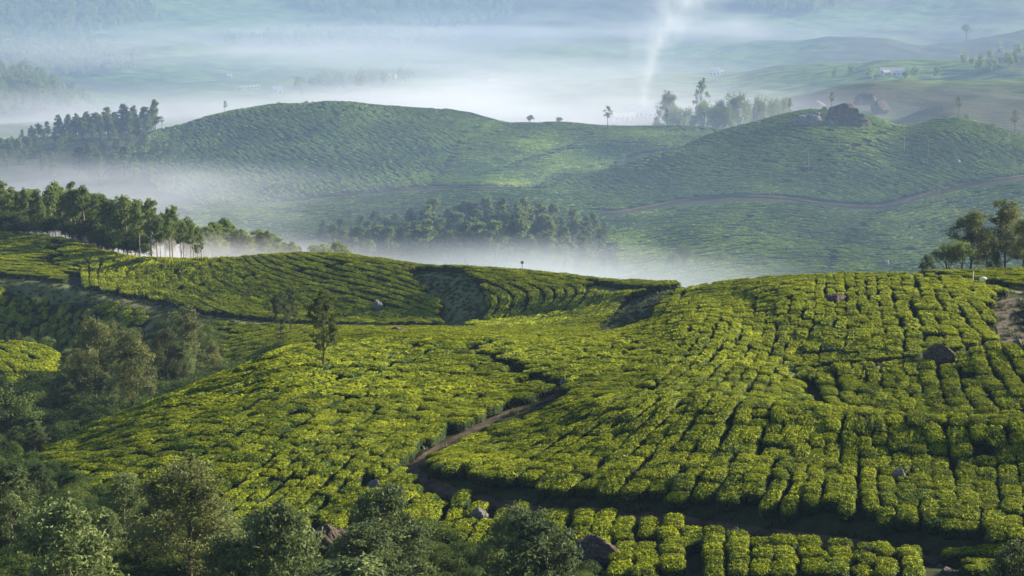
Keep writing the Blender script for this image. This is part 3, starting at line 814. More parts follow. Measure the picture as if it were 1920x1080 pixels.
# central hill: rows run down to the right
hill_tea([[(250,290),(300,360),(380,420)],[(300,250),(420,320),(540,400)],[(420,212),(560,290),(720,380)],[(560,195),(700,265),(860,355)],[(700,200),(830,262),(960,350)],[(870,214),(940,240),(1030,290)]],
    [(240,290),(300,243),(400,215),(540,190),(700,195),(840,210),(870,270),(820,340),(800,352),(700,362),(560,374),(420,400),(300,360)], 800, 1030, seed=31, **hk)
hill_tea([[(800,350),(900,351),(1050,348)],[(830,310),(950,316),(1120,310)],[(850,265),(1000,275),(1200,275)],[(900,235),(1050,245),(1340,252)],[(880,214),(960,231),(1200,236),(1390,246)]],
    [(840,208),(960,228),(1100,232),(1250,236),(1390,244),(1340,262),(1200,300),(1100,335),(1000,350),(800,352),(820,330),(870,270)], 810, 1030, seed=32, **hk)
# right hill above its road
hill_tea([[(1010,352),(1150,395),(1300,372)],[(1080,336),(1200,372),(1350,366),(1480,368)],[(1160,318),(1300,340),(1480,350),(1640,385)],[(1260,285),(1400,308),(1560,325),(1700,365)],[(1350,252),(1480,272),(1640,290),(1800,340)],[(1430,230),(1560,238),(1720,262),(1860,320)],[(1530,212),(1640,224),(1780,232),(1900,280),(1990,315)],[(1780,222),(1860,240),(1990,275)]],
    [(1000,352),(1100,330),(1200,302),(1350,247),(1480,211),(1560,204),(1640,218),(1700,234),(1780,219),(1850,233),(1920,253),(1990,275),(1990,318),(1850,337),(1720,366),(1640,384),(1550,378),(1460,366),(1300,370),(1150,396),(1060,380)], 770, 925, seed=33, **hk)
# below the road
hill_tea([[(1140,412),(1300,388),(1460,382),(1640,400),(1720,380),(1850,352),(2240,318)],[(1150,470),(1320,440),(1480,436),(1650,450),(1800,425),(2240,370)],[(1160,540),(1400,510),(1650,505),(2240,450)],[(1160,560),(1400,545),(1700,540),(2240,525)]],
    [(1130,404),(1300,380),(1460,376),(1640,394),(1720,374),(1850,345),(1990,330),(2240,315),(2240,525),(1700,530),(1200,545),(1150,480)], 640, 815, seed=34, **hk)
# below the lower road
hill_tea([[(380,390),(560,380),(760,360),(1050,356)],[(380,420),(560,415),(760,395),(1060,385)],[(380,460),(560,450),(760,440),(1080,430)]],
    [(330,372),(500,382),(700,367),(850,358),(1050,357),(1130,402),(1150,450),(800,470),(400,460)], 660, 830, seed=35, **hk)
x2 = np.concatenate([b[0] for b in BIG2]); t2 = np.concatenate([b[1] for b in BIG2]); w2 = np.concatenate([b[2] for b in BIG2]); l2 = np.concatenate([b[3] for b in BIG2])
z2 = gz(x2[:, 0], x2[:, 1])
vis2 = visible(x2[:, 0], x2[:, 1], z2, 3.0)
x2, t2, w2, l2, z2 = x2[vis2], t2[vis2], w2[vis2], l2[vis2], z2[vis2]
tz2 = gz(x2[:, 0]+t2[:, 0], x2[:, 1]+t2[:, 1]) - gz(x2[:, 0]-t2[:, 0], x2[:, 1]-t2[:, 1])
E2 = euler_from(np.c_[t2, tz2*0.5], gnormal(x2[:, 0], x2[:, 1], 2.0) + np.array([0, 0, 0.2]))
sc2 = np.stack([w2, l2, rng.uniform(1.0, 1.3, len(x2))], -1)
o = scatter('hill_tea', np.c_[x2, z2-0.1], E2, sc2, rng.integers(0, 6, len(x2)), C_HILL)
tag(o, 'blue green tea hedges covering the misty hills beyond the valley', 'tea', kind='stuff')
print('hill tea', len(x2))
# ------------------------------------------------------------------ boulders
def rock_material(name, c1, c2, c3):
    m, nt, out = newmat(name)
    tc = nt.nodes.new('ShaderNodeTexCoord')
    pr = nt.nodes.new('ShaderNodeBsdfPrincipled'); pr.inputs['Roughness'].default_value = 0.9
    pr.inputs['Specular IOR Level'].default_value = 0.2
    n1 = noise(nt, tc.outputs['Object'], 2.2, 7, 0.7)
    n2 = noise(nt, tc.outputs['Object'], 9.0, 4, 0.7)
    c = ramp(nt, n1, [(0.3, c1), (0.55, c2), (0.75, c1)])
    lich = ramp(nt, n2, [(0.58, (0, 0, 0)), (0.66, (1, 1, 1))])
    nt.links.new(mixc(nt, lich, c, c3), pr.inputs['Base Color'])
    b = nt.nodes.new('ShaderNodeBump'); b.inputs['Strength'].default_value = 0.7; b.inputs['Distance'].default_value = 0.25
    nt.links.new(n1, b.inputs['Height']); nt.links.new(b.outputs[0], pr.inputs['Normal'])
    nt.links.new(pr.outputs[0], out.inputs['Surface'])
    return m
ROCK = rock_material('rock_brown', (0.035, 0.030, 0.024), (0.10, 0.075, 0.055), (0.24, 0.23, 0.20))
ROCK_GREY = rock_material('rock_grey', (0.07, 0.075, 0.08), (0.20, 0.19, 0.18), (0.48, 0.45, 0.42))
def rock_mesh(name, seed, mat, cuts=7):
    r = np.random.default_rng(seed)
    P, tri, quad = uvball(40, 24)
    P = P.copy()
    for _ in range(cuts):                       # flattened facets
        n = r.normal(0, 1, 3); n /= np.linalg.norm(n); d = r.uniform(0.62, 0.9)
        s = P @ n
        P -= np.where(s > d, s - d, 0)[:, None] * n * 0.9
    P *= lump(P*1.5, seed, 0.07)[:, None]
    P *= lump(P*4, seed+3, 0.03)[:, None]
    return mesh_np(name, P, [tri, quad], [mat], smooth=False)
RM = [rock_mesh('boulder', 200+i, ROCK if i % 2 == 0 else ROCK_GREY) for i in range(8)]
rock_kind = [0, 2, 1, 3, 4, 6, 5, 0, 7, 3, 5, 2, 7, 1, 4]
for k, (ru, rv, rw, rh, d0, d1, lb) in enumerate(ROCKS):
    g = ground(ru, rv, d0, d1)[0]
    wm = rw/FPX*g[1]; hm = rh/FPX*g[1]
    o = link('boulder', RM[rock_kind[k]], None, (g[0], g[1], g[2] + 0.30*hm + (0.1 if k in (11, 12, 9, 3) else 0.18)))
    o.scale = (wm/2*1.08, wm/2*0.8, hm*0.78)
    o.rotation_euler = (0.1*math.sin(k*2.1), 0.12*math.cos(k*1.3), 0.4*math.sin(k*5))
    tag(o, lb, 'boulder')
def outcrop(u, v, rw, rh, d0, d1, seed, lb, mat=0, depth=0.7, name='rock_outcrop'):
    g = ground(u, v, d0, d1)[0]
    wm = rw/FPX*g[1]; hm = rh/FPX*g[1]
    o = link(name, rock_mesh(name, seed, ROCK if mat == 0 else ROCK_GREY, 12), None, (g[0], g[1]+wm*0.15, g[2] + 0.25*hm))
    o.scale = (wm/2, wm/2*depth, hm*0.85)
    return tag(o, lb, 'rock')
outcrop(1586, 236, 98, 36, 850, 960, 301, 'highest dark rock dome on the crest of the right misty hill')
outcrop(1586, 206, 24, 14, 850, 960, 306, 'small rounded rock perched on top of the dark rock dome')
outcrop(1518, 236, 66, 24, 850, 960, 302, 'low grey rock outcrop left of the dark rock dome on the hill crest', 1)
outcrop(1607, 230, 26, 14, 850, 960, 303, 'grey boulder at the right foot of the dark rock dome', 1)
outcrop(1556, 237, 22, 12, 850, 960, 304, 'cluster of small pale rocks between the two crest outcrops', 1)
outcrop(1796, 308, 14, 9, 800, 900, 305, 'lone grey boulder high on the right lobe of the misty hill', 1, name='boulder')
outcrop(1890, 370, 14, 9, 700, 800, 307, 'pale boulder below the hillside road at the right', 1, name='boulder')
outcrop(1660, 500, 20, 12, 640, 760, 308, 'pale grey rock low on the misty slope above the skyline tea', 1, name='boulder')
outcrop(1070, 236, 24, 6, 930, 1010, 309, 'flat dark rock on the saddle between the two misty hills', 0, name='boulder')
outcrop(698, 201, 9, 6, 930, 1010, 310, 'tiny dark rock on top of the central misty hill', 0, name='boulder')
outcrop(1622, 196, 46, 20, 1200, 1445, 311, 'large hazy rock face on the far slope behind the crest dome', 0)
outcrop(1652, 214, 40, 24, 1200, 1445, 312, 'lower hazy rock face on the far slope, right of the large one', 0)
outcrop(1532, 205, 32, 14, 1200, 1445, 313, 'hazy rocks on the far slope left of the crest dome', 1)
outcrop(625, 1072, 120, 84, 90, 118, 314, 'brown earthy rock overgrown with dry tufts at the bottom edge', 0, 0.6)
outcrop(470, 1050, 40, 60, 92, 118, 315, 'dark shaded rock between the leafy young trees at the bottom', 0, 0.6)
outcrop(1012, 300+36, 4, 3, 800, 900, 316, 'tiny white stone on the central misty hill', 1, name='boulder')

outcrop(1776, 1074, 26, 10, 88, 104, 320, 'flat pale stone in the worn grass of the bottom right corner, largest of three', 1, name='stone')
outcrop(1805, 1071, 16, 7, 88, 104, 321, 'pale stone right of the largest flat one in the bottom right corner', 1, name='stone')
outcrop(1762, 1064, 12, 6, 88, 104, 322, 'smallest pale stone at the bottom right, nearest the hedge end', 1, name='stone')
# ------------------------------------------------------------------ trees
def tube(P, R, seg=7):
    """tapered tube along a polyline"""
    P = np.asarray(P, float); n = len(P)
    T = np.gradient(P, axis=0); T /= np.linalg.norm(T, axis=1, keepdims=True) + 1e-9
    ref = np.array([0.31, 0.95, 0.1]); A = np.cross(T, ref); A /= np.linalg.norm(A, axis=1, keepdims=True) + 1e-9
    B = np.cross(T, A)
    th = np.linspace(0, 2*np.pi, seg, endpoint=False)
    V = P[:, None] + (A[:, None]*np.cos(th)[None, :, None] + B[:, None]*np.sin(th)[None, :, None])*np.asarray(R)[:, None, None]
    V = V.reshape(-1, 3)
    F = [(i*seg+k, i*seg+(k+1) % seg, (i+1)*seg+(k+1) % seg, (i+1)*seg+k) for i in range(n-1) for k in range(seg)]
    return V, np.array(F)
def join(parts):
    V, F, off = [], [], 0
    for v_, f_ in parts:
        V.append(v_); F.append(f_ + off); off += len(v_)
    return np.concatenate(V), np.concatenate(F)

def tree_mesh(kind, seed, leafmat, barkmat, nleaf, lsize, H=10.0):
    r = np.random.default_rng(seed)
    # clumps: centre, radius
    cl = []
    if kind == 'forest':                      # tall bare stem, narrow crown in tiers
        top = 1.0; base = r.uniform(0.5, 0.66) if nleaf < 2400 else r.uniform(0.22, 0.4); wid = 0.125*H
        nc = 15
        for i in range(nc):
            f = (i + r.random())/nc
            zz = (base + (top-base)*f)*H*0.97
            prof = (math.sin(math.pi*min(1, 0.16+f*0.84))**0.6)*(1.05-0.45*f)
            th = i*2.4 + r.uniform(-.5, .5); rad = wid*prof*r.uniform(0.25, 1.0)
            cl.append((rad*math.cos(th), rad*math.sin(th), zz, 0.060*H*r.uniform(0.55, 1.3)*(1.1-0.3*f)))
        sub, droop, trr = 7, 1.0, 0.011*H
    elif kind == 'oak':                       # silver oak: conical-oval, airy
        base = 0.40; wid = 0.25*H
        nc = 30
        for i in range(nc):
            f = (i + r.random())/nc
            zz = (base + (1-base)*f)*H*0.97
            prof = math.sin(math.pi*min(1, 0.2 + 0.74*f))**0.8
            th = i*2.4 + r.uniform(-.6, .6); rad = wid*prof*r.uniform(0.3, 1.0)
            cl.append((rad*math.cos(th), rad*math.sin(th), zz + 0.02*H*r.normal(), 0.056*H*r.uniform(0.5, 1.35)))
        sub, droop, trr = 8, 0.3, 0.013*H
    elif kind == 'young':                     # leafy young gum, foliage nearly to the ground
        base = 0.16; wid = 0.23*H
        nc = 44
        for i in range(nc):
            f = (i + r.random())/nc
            zz = (base + (1-base)*f)*H*0.95
            prof = math.sin(math.pi*min(1, 0.22 + 0.74*f))**0.75
            th = i*2.4 + r.uniform(-.6, .6); rad = wid*prof*r.uniform(0.35, 1.0)
            cl.append((rad*math.cos(th), rad*math.sin(th), zz, 0.07*H*r.uniform(0.6, 1.3)))
        sub, droop, trr = 9, 1.3, 0.010*H
    elif kind == 'broad':                     # broad crowned tree
        wid = 0.36*H; nc = 40
        for i in range(nc):
            d = r.normal(0, 1, 3); d /= np.linalg.norm(d); d[2] = abs(d[2]) - 0.25
            rr = r.uniform(0.5, 1.0)
            cl.append((wid*d[0]*rr, wid*d[1]*rr, H*(0.56 + 0.38*d[2]*rr), 0.10*H*r.uniform(0.6, 1.2)))
        sub, droop, trr = 8, 0.3, 0.022*H
    elif kind == 'layered':                   # open crown of separate leafy masses on limbs
        wid = 0.22*H; nc = 20
        for i in range(nc):
            f = (i + r.random())/nc
            zz = (0.34 + 0.62*f)*H
            prof = math.sin(math.pi*min(1, 0.25+0.7*f))
            th = i*2.4 + r.uniform(-.6, .6); rad = wid*prof*r.uniform(0.3, 1.0)
            cl.append((rad*math.cos(th), rad*math.sin(th), zz, 0.085*H*r.uniform(0.7, 1.2)))
        sub, droop, trr = 9, 0.7, 0.012*H
    elif kind == 'slim':                      # thin tree, small round tuft on a bare stem
        nc = 13
        for i in range(nc):
            f = (i + r.random())/nc
            th = i*2.4; rad = 0.13*H*math.sin(math.pi*min(1, .2+.75*f))*r.uniform(0.2, 1)
            cl.append((rad*math.cos(th), rad*math.sin(th), (0.55+0.42*f)*H, 0.055*H*r.uniform(.7, 1.2)))
        sub, droop, trr = 7, 0.5, 0.012*H
    elif kind == 'pollard':                   # lopped shade tree: bare stem with tufts
        for zz, ox, rr in ((0.97, 0.0, .05), (0.93, .07, .045), (0.95, -.06, .045), (0.6, .02, .035), (0.35, -.02, .03), (0.9, .12, .03)):
            cl.append((ox*H, 0.02*H*r.normal(), zz*H, rr*H*r.uniform(.9, 1.2)))
        sub, droop, trr = 5, 0.2, 0.016*H
    cl = np.array(cl)
    # stem
    wob = r.normal(0, 0.006*H, (7, 2)); wob[0] = 0
    zt = np.linspace(-0.03*H, (0.93 if kind != 'broad' else 0.6)*H, 7)
    stem = np.c_[np.cumsum(wob, 0), zt]
    rad = trr*np.linspace(1.15, 0.28, 7); rad[0] *= 1.3
    parts = [tube(stem, rad, 8)]
    order = np.argsort(-cl[:, 3])
    for j in order[:16]:
        c = cl[j]
        z0 = max(0.12*H, c[2] - np.hypot(c[0], c[1])*r.uniform(0.9, 1.6) - 0.02*H)
        z0 = min(z0, zt[-1]*0.97)
        s0 = np.array([np.interp(z0, zt, stem[:, 0]), np.interp(z0, zt, stem[:, 1]), z0])
        mid = (s0 + c[:3])/2 + np.array([0, 0, -0.01*H])
        r0 = trr*0.38*(1.1 - z0/H)
        parts.append(tube([s0, mid, c[:3]], [r0, r0*0.7, r0*0.3], 5))
    BV, BF = join(parts)
    trunk = mesh_np('trunk', BV, [BF], [barkmat], smooth=True)
    # leaves, in sub-clumps so that the outline is ragged
    wgt = cl[:, 3]**2; wgt = wgt/wgt.sum()
    cnt = r.multinomial(nleaf, wgt)
    C, Nn, tone = [], [], []
    for c, n in zip(cl, cnt):
        sd = r.normal(0, 1, (sub, 3)); sd /= np.linalg.norm(sd, axis=1, keepdims=True)
        sc_ = sd * c[3] * r.uniform(0.55, 1.15, (sub, 1)) * np.array([1, 1, 0.8])
        pick = r.integers(0, sub, n)
        off = r.normal(0, 1, (n, 3)) * c[3] * 0.25
        p = sc_[pick] + off
        C.append(c[:3] + p)
        nn = p / (np.linalg.norm(p, axis=1, keepdims=True) + 1e-9)
        Nn.append(nn)
        tone.append(r.uniform(0.1, 0.7) * np.ones(n)*0.5 + r.random(n)*0.45)
    C = np.concatenate(C); Nn = np.concatenate(Nn); tone = np.concatenate(tone)
    LV, LF = leaf_quads(C, Nn, lsize, lsize*0.5, 0.15, r, droop)
    crown = mesh_np('crown', LV, [LF], [leafmat], {'tone': np.repeat(tone, 4)})
    return trunk, crown, H
SPECIES = {
 'forest': [tree_mesh('forest', 400+i, EUCA, BARK, 2200, 0.38, 12.0) for i in range(7)],
 'grove': [tree_mesh('forest', 405+i, EUCA, DARK_BARK, 4200, 0.42, 12.0) for i in range(7)],
 'oak': [tree_mesh('oak', 420+i, OAK, DARK_BARK, 9000, 0.22, 9.0) for i in range(3)],
 'young': [tree_mesh('young', 430+i, EUCA_NEAR, BARK, 9500, 0.21, 7.5) for i in range(6)],
 'broad': [tree_mesh('broad', 450+i, EUCA, DARK_BARK, 3000, 0.4, 11.0) for i in range(4)],
 'layered': [tree_mesh('layered', 460+i, GUM, DARK_BARK, 8500, 0.23, 10.0) for i in range(5)],
 'slim': [tree_mesh('slim', 470+i, OAK, DARK_BARK, 900, 0.30, 10.0) for i in range(3)],
 'pollard': [tree_mesh('pollard', 480+i, EUCA, BARK, 420, 0.30, 10.0) for i in range(4)],
}
NAMES = {'grove': 'eucalyptus_tree', 'forest': 'eucalyptus_tree', 'oak': 'silver_oak_tree', 'young': 'young_eucalyptus_tree', 'broad': 'broadleaf_tree', 'layered': 'gum_tree', 'slim': 'slender_tree', 'pollard': 'pollarded_tree'}
_cnt = {}
def tree(kind, u, vtop, D, label, group=None, width=1.0, vbase=None, cat='tree', hmin=1.5):
    """a tree whose tip reaches image height vtop; stands on the land at distance D (or where vbase meets it)"""
    if vbase is not None:
        g = ground(u, vbase, D[0], D[1])[0]; x_, D = g[0], g[1]
    else:
        a, _ = pix_dir(u, vtop); x_ = float(a)*D
    z0 = float(gz(x_, D)) - 0.1
    _, T = pix_dir(u, vtop)
    h = max(float(T)*D - z0, hmin)
    i = _cnt.get(kind, 0); _cnt[kind] = i+1
    tr, cr, H = SPECIES[kind][i % len(SPECIES[kind])]
    e = empty(NAMES[kind], (x_, D, z0), label, cat, group)
    s = h/H
    e.scale = (s*width, s*width, s)
    e.rotation_euler = (random.uniform(-.03, .03), random.uniform(-.03, .03), random.uniform(0, 6.28))
    link('trunk', tr, e); link('crown', cr, e)
    return e

# lone and near trees: kind, u, v_top, D or None, v_base, (dmin,dmax), width, label
tree('oak', 605, 550, (120, 260), 'darkest silver oak, full crowned and alone on the broad tea slope', vbase=702, width=1.0)
tree('oak', 527, 547, (180, 300), 'slim silver oak with a thin crown, front one of the pair beyond the dark oak', vbase=646, width=0.75)
tree('oak', 546, 538, (180, 300), 'taller thin silver oak, rear one of the pair', vbase=634, width=0.7)
tree('slim', 379, 440, (250, 330), 'small slender tree alone on the skyline saddle in front of the eucalyptus grove', vbase=498, width=1.0)
# ravine trees
for (u_, vt, D_, k_, w_, lb) in [
 (172, 598, 196, 'layered', 1.06, 'tall airy tree standing leftmost in the ravine clump'),
 (205, 610, 205, 'layered', 1.00, 'feathery tree in the middle of the ravine clump, behind the others'),
 (246, 625, 189, 'layered', 1.25, 'tree with a straight dark bare trunk at the right front of the ravine clump'),
 (200, 700, 193, 'young', 1.12, 'short bushy tree under the tall trees of the ravine clump'),
 (148, 640, 209, 'layered', 0.88, 'thin tree half hidden behind the leftmost ravine tree'),
 (232, 650, 211, 'layered', 1.00, 'thin tree half hidden behind the dark trunked ravine tree'),
 (310, 617, 211, 'layered', 1.06, 'tree with a bare pale lower trunk right of the ravine clump'),
 (350, 584, 218, 'layered', 1.19, 'tall round topped tree at the upper end of the ravine'),
 (343, 640, 212, 'young', 1.12, 'bushy tree below the tall round topped tree of the ravine'),
 (398, 640, 219, 'layered', 1.00, 'small spreading brownish tree at the right end of the ravine trees'),
 (68, 551, 280, 'broad', 0.75, 'domed tree standing alone on the shaded tea slope at the far left'),
 (33, 622, 237, 'layered', 1.12, 'small dark tree left of the round bush behind the sunny knoll'),
 (52, 628, 243, 'broad', 1.25, 'low round bushy tree behind the sunny knoll'),
 (86, 626, 237, 'broad', 1.12, 'small spreading tree behind the sunny knoll, right of the round bush'),
 (13, 645, 228, 'young', 1.12, 'thin young tree at the left end of the sunny knoll'),
 (112, 702, 196, 'young', 1.50, 'grey leaved young tree at the foot of the sunny knoll'),
 (18, 706, 184, 'broad', 1.25, 'dark rounded tree at the left edge below the sunny knoll'),
 (128, 655, 216, 'young', 1.12, 'pale young tree at the right end of the sunny knoll'),
 (62, 792, 146, 'young', 1.88, 'wide brownish tree at the left edge above the bottom trees'),
 (30, 800, 152, 'young', 1.50, 'brown tinged tree at the left edge behind the wide brownish tree'),
 (15, 872, 103, 'young', 1.28, 'tall narrow young gum at the left edge of the bottom row'),
 (70, 868, 119, 'young', 1.35, 'small leafy tree behind the tall gum at the left edge'),
 (128, 938, 87, 'young', 1.55, 'large domed young gum in the bottom left corner'),
 (230, 892, 103, 'young', 1.28, 'double topped young gum, second large one from the left in the bottom row'),
 (205, 960, 101, 'young', 1.22, 'dark young tree between the domed gum and the double topped gum'),
 (285, 940, 99, 'young', 1.22, 'shaded young tree just left of the tallest bottom gum'),
 (350, 866, 95, 'layered', 1.55, 'tallest tree of the bottom row, brown lit crown over a dark bare stem'),
 (402, 938, 97, 'young', 1.35, 'golden brown bushy young gum right against the tallest bottom tree'),
 (432, 1000, 89, 'young', 1.49, 'low dark leafy tree right of the golden brown gum'),
 (533, 938, 88, 'young', 1.28, 'grey green young gum standing alone at the bottom, left of the earthy rock'),
 (718, 914, 99, 'young', 1.42, 'young gum with a yellow lit crown below the pale topped boulder'),
 (650, 1046, 83, 'young', 2.16, 'low lit leafy bush tree at the bottom edge in front of the earthy rock'),
 (675, 985, 94, 'young', 1.76, 'small pale leafy tree between the earthy rock and the yellow lit gum'),
 (962, 950, 94, 'young', 1.15, 'thin grey leaved gum, left one of the pair by the big dark slab'),
 (1018, 962, 89, 'young', 1.42, 'bushy grey green gum, right one of the pair by the big dark slab'),
 (1905, 1010, 83, 'young', 0.94, 'thin dry looking sapling in the bottom right corner'),
]:
    tree(k_, u_, vt, D_, lb, width=w_)
# trees behind the right skyline
for (u_, vt, D_, k_, w_, lb) in [
 (1740, 478, 221, 'young', 0.9, 'low pale green tree leftmost behind the right skyline tea'),
 (1778, 446, 226, 'broad', 0.75, 'dark bushy tree, second from the left behind the right skyline tea'),
 (1826, 396, 230, 'layered', 1.05, 'tall open tree with a sunlit rounded top behind the right skyline'),
 (1806, 440, 225, 'broad', 0.7, 'dark crowned tree close left of the tall open tree on the right skyline'),
 (1852, 440, 233, 'layered', 0.9, 'dark middle tree between the two tallest on the right skyline'),
 (1889, 379, 232, 'layered', 1.1, 'tallest tree behind the right skyline, sunlit brownish top'),
 (1922, 410, 228, 'layered', 1.1, 'dark tree cut by the right edge of the picture, on the skyline'),
 (1868, 470, 226, 'layered', 0.8, 'shorter slender tree in front of the tallest right skyline tree'),
]:
    tree(k_, u_, vt, D_, lb, width=w_*1.3)
# eucalyptus grove behind the left ridge
rr_ = np.random.default_rng(5)
def crest_v(u_): return np.interp(u_, [0, 100, 200, 270, 380, 450, 550, 660], [442, 450, 478, 491, 494, 491, 482, 486])
nA = 0
for row, (D0, n_) in enumerate([(8, 27), (20, 22), (36, 18), (56, 14)]):
    us = np.linspace(-25, 372, n_) + rr_.uniform(-6, 6, n_)
    for u_ in us:
        topv = np.interp(u_, [-20, 0, 20, 60, 130, 200, 250, 320, 350, 372], [335, 334, 350, 345, 340, 360, 368, 385, 398, 415])
        D_ = D0 + rr_.uniform(-4, 4) + np.interp(u_, [-30, 0, 100, 200, 270, 380], [326, 325, 318, 308, 300, 292])
        if row == 0:
            lb = 'bare stemmed eucalyptus in the front row of the tall grove behind the left ridge'
            gp = 'front row of the tall eucalyptus grove'
        else:
            lb = 'eucalyptus in the dark depth of the tall grove behind the left tea ridge'
            gp = 'inner trees of the tall eucalyptus grove'
        tree('forest', u_, topv + rr_.uniform(-4, 26) + row*2, D_, lb, gp, width=rr_.uniform(0.9, 1.25)); nA += 1
for u_ in list(np.linspace(378, 560, 21)) + list(np.linspace(592, 660, 7)):
    u2 = u_ + rr_.uniform(-5, 5)
    topv = np.interp(u2, [375, 400, 432, 470, 520, 555, 600, 630, 660], [425, 412, 417, 430, 440, 452, 462, 455, 466])
    far_ = u_ > 580
    tree('forest', u2, topv + rr_.uniform(-3, 16), rr_.uniform(335, 365) + (40 if far_ else 0),
         'misty eucalyptus in the small separate row between the two groves' if far_ else 'shorter eucalyptus rising from the mist right of the tall grove',
         'misty trees between the groves' if far_ else 'shorter eucalyptus right of the tall grove', width=1.5)
# grove on the far side of the valley, centre
for i in range(88):
    u_ = 600 + 570*((i*0.618) % 1.0) + rr_.uniform(-8, 8)
    topv = np.interp(u_, [590, 620, 650, 690, 740, 800, 850, 920, 990, 1050, 1120, 1170], [425, 400, 396, 385, 388, 373, 380, 366, 362, 380, 402, 445])
    dd = (i % 4)
    D_ = 735 - dd*17 + rr_.uniform(-6, 6)
    v_ = topv + dd*rr_.uniform(12, 26) + rr_.uniform(-6, 14)
    tree('grove', u_, v_, D_, ['hazy eucalyptus on the skyline of the grove in the middle of the valley', 'hazy eucalyptus in the second rank of the middle valley grove', 'hazy eucalyptus half way down the middle valley grove', 'eucalyptus fading into the mist at the foot of the middle valley grove'][dd],
         ['upper rank of the valley grove', 'second rank of the valley grove', 'third rank of the valley grove', 'lowest rank of the valley grove'][dd], width=1.6)
# grove on the shoulder at the upper left
for i in range(72):
    u_ = -10 + 300*((i*0.618) % 1.0)
    topv = np.interp(u_, [-10, 20, 60, 90, 115, 170, 215, 260, 300], [256, 244, 226, 222, 208, 200, 192, 196, 196])
    back = i % 2
    tree('grove', u_, topv + rr_.uniform(0, 18) + (0 if back else 14), 985 + (25 if back else -15) + rr_.uniform(-8, 8),
         'tall hazy eucalyptus on the crest of the upper left grove' if back else 'tall hazy eucalyptus on the near side of the upper left grove',
         'crest trees of the upper left grove' if back else 'near side trees of the upper left grove', width=1.7)
tree('grove', 289, 186, 1000, 'tallest thin eucalyptus at the right end of the upper left grove', width=1.4)
for i in range(52):
    u_ = 5 + 330*((i*0.618) % 1.0)
    v_ = np.interp(u_, [0, 100, 200, 270, 340], [290, 275, 262, 285, 320]) + rr_.uniform(0, 45)
    tree('grove', u_, v_, rr_.uniform(860, 950), 'short lit tree in the mist below the upper left grove', 'short trees below the upper left grove', width=2.0, hmin=7)
# trees along the hill crests and on the hills
for (k_, u_, vt, vb, w_, lb) in [
 ('slim', 303, 217, 244, 1.3, 'thin bare looking tree just right of the upper left grove'),
 ('slim', 422, 189, 214, 1.2, 'slender tree alone on the left flank crest of the central hill'),
 ('broad', 437, 205, 212, 1.2, 'small bush tree right of the slender one on the central hill crest'),
 ('broad', 458, 204, 208, 1.2, 'second small bush tree near the top of the central hill'),
 ('broad', 523, 190, 196, 1.4, 'low round bush on the summit of the central hill, left one'),
 ('broad', 574, 188, 196, 1.4, 'low round bush on the summit of the central hill, middle one'),
 ('broad', 587, 189, 196, 1.4, 'low round bush on the summit of the central hill, right one'),
 ('broad', 994, 213, 234, 1.1, 'round dark tree on the saddle, the larger of two'),
 ('broad', 1049, 217, 235, 1.1, 'round dark tree on the saddle, the smaller of two'),
 ('slim', 1139, 198, 245, 1.35, 'tall slender tree with an oval crown on the saddle crest'),
 ('slim', 1250, 202, 241, 0.7, 'very thin tree on the saddle crest, right of the oval crowned one'),
 ('broad', 1110, 306, 318, 1.5, 'round yellowish bush where the two misty hills meet'),
 ('broad', 976, 345, 362, 0.8, 'dark small tree beside the lower hill road'),
]:
    tree(k_, u_, vt, (780, 1020), lb, vbase=vb, width=w_)
for (k_, u_, vt, vb, w_, lb) in [
 ('slim', 1480, 184, 217, 1.0, 'slender tree left of the crest outcrops on the right misty hill'),
 ('slim', 1558, 172, 210, 1.0, 'slender tree rising behind the two crest outcrops'),
 ('broad', 1546, 196, 218, 0.8, 'small light green tree squeezed between the two crest outcrops'),
 ('slim', 1797, 180, 224, 0.9, 'slender tree on the right lobe crest of the misty hill'),
 ('broad', 1812, 212, 228, 0.9, 'low tree right of the slender one on the right lobe crest'),
 ('broad', 1861, 229, 246, 1.0, 'low tree part way down the crest at the right'),
 ('slim', 1902, 206, 255, 1.3, 'slender tree near the right edge on the misty hill crest'),
 ('pollard', 1517, 276, 318, 1.0, 'pollarded tree with three tufts, lowest on the fold of the right hill'),
 ('pollard', 1573, 240, 282, 1.0, 'pollarded tree below the crest outcrops, left of a pair'),
 ('pollard', 1594, 245, 281, 1.0, 'pollarded tree below the crest outcrops, right of a pair'),
 ('pollard', 1695, 239, 286, 1.0, 'tall pollarded tree alone in the middle of the right hill'),
 ('pollard', 1742, 262, 296, 1.1, 'crooked pollarded tree with a dark tuft, above another'),
 ('pollard', 1739, 288, 312, 1.0, 'short pollarded tree just below the crooked one'),
 ('pollard', 1901, 294, 332, 1.1, 'pollarded tree above the hillside road near the right edge'),
 ('pollard', 1760, 340, 386, 0.8, 'bare pole like tree beside the hillside road'),
 ('pollard', 1463, 350, 374, 0.7, 'short bare stem beside the hillside road'),
 ('pollard', 1760, 340, 350, 0.8, 'small tuft above the hillside road'),
]:
    if lb.startswith('small tuft'): continue
    tree(k_, u_, vt, (650, 930), lb, vbase=vb, width=w_)
tree('pollard', 1478, 430, (640, 760), 'faint lopped tree low on the misty slope', vbase=478)
tree('broad', 1283, 448, (640, 720), 'tall leafy tree rising from the valley mist at its right end', vbase=512, width=0.75)
tree('broad', 1262, 470, (640, 720), 'smaller tree beside the tall leafy tree in the valley mist', vbase=512, width=0.9)
tree('broad', 1385, 500, (640, 720), 'tiny misty bush at the edge of the valley fog', vbase=515, width=1.1)
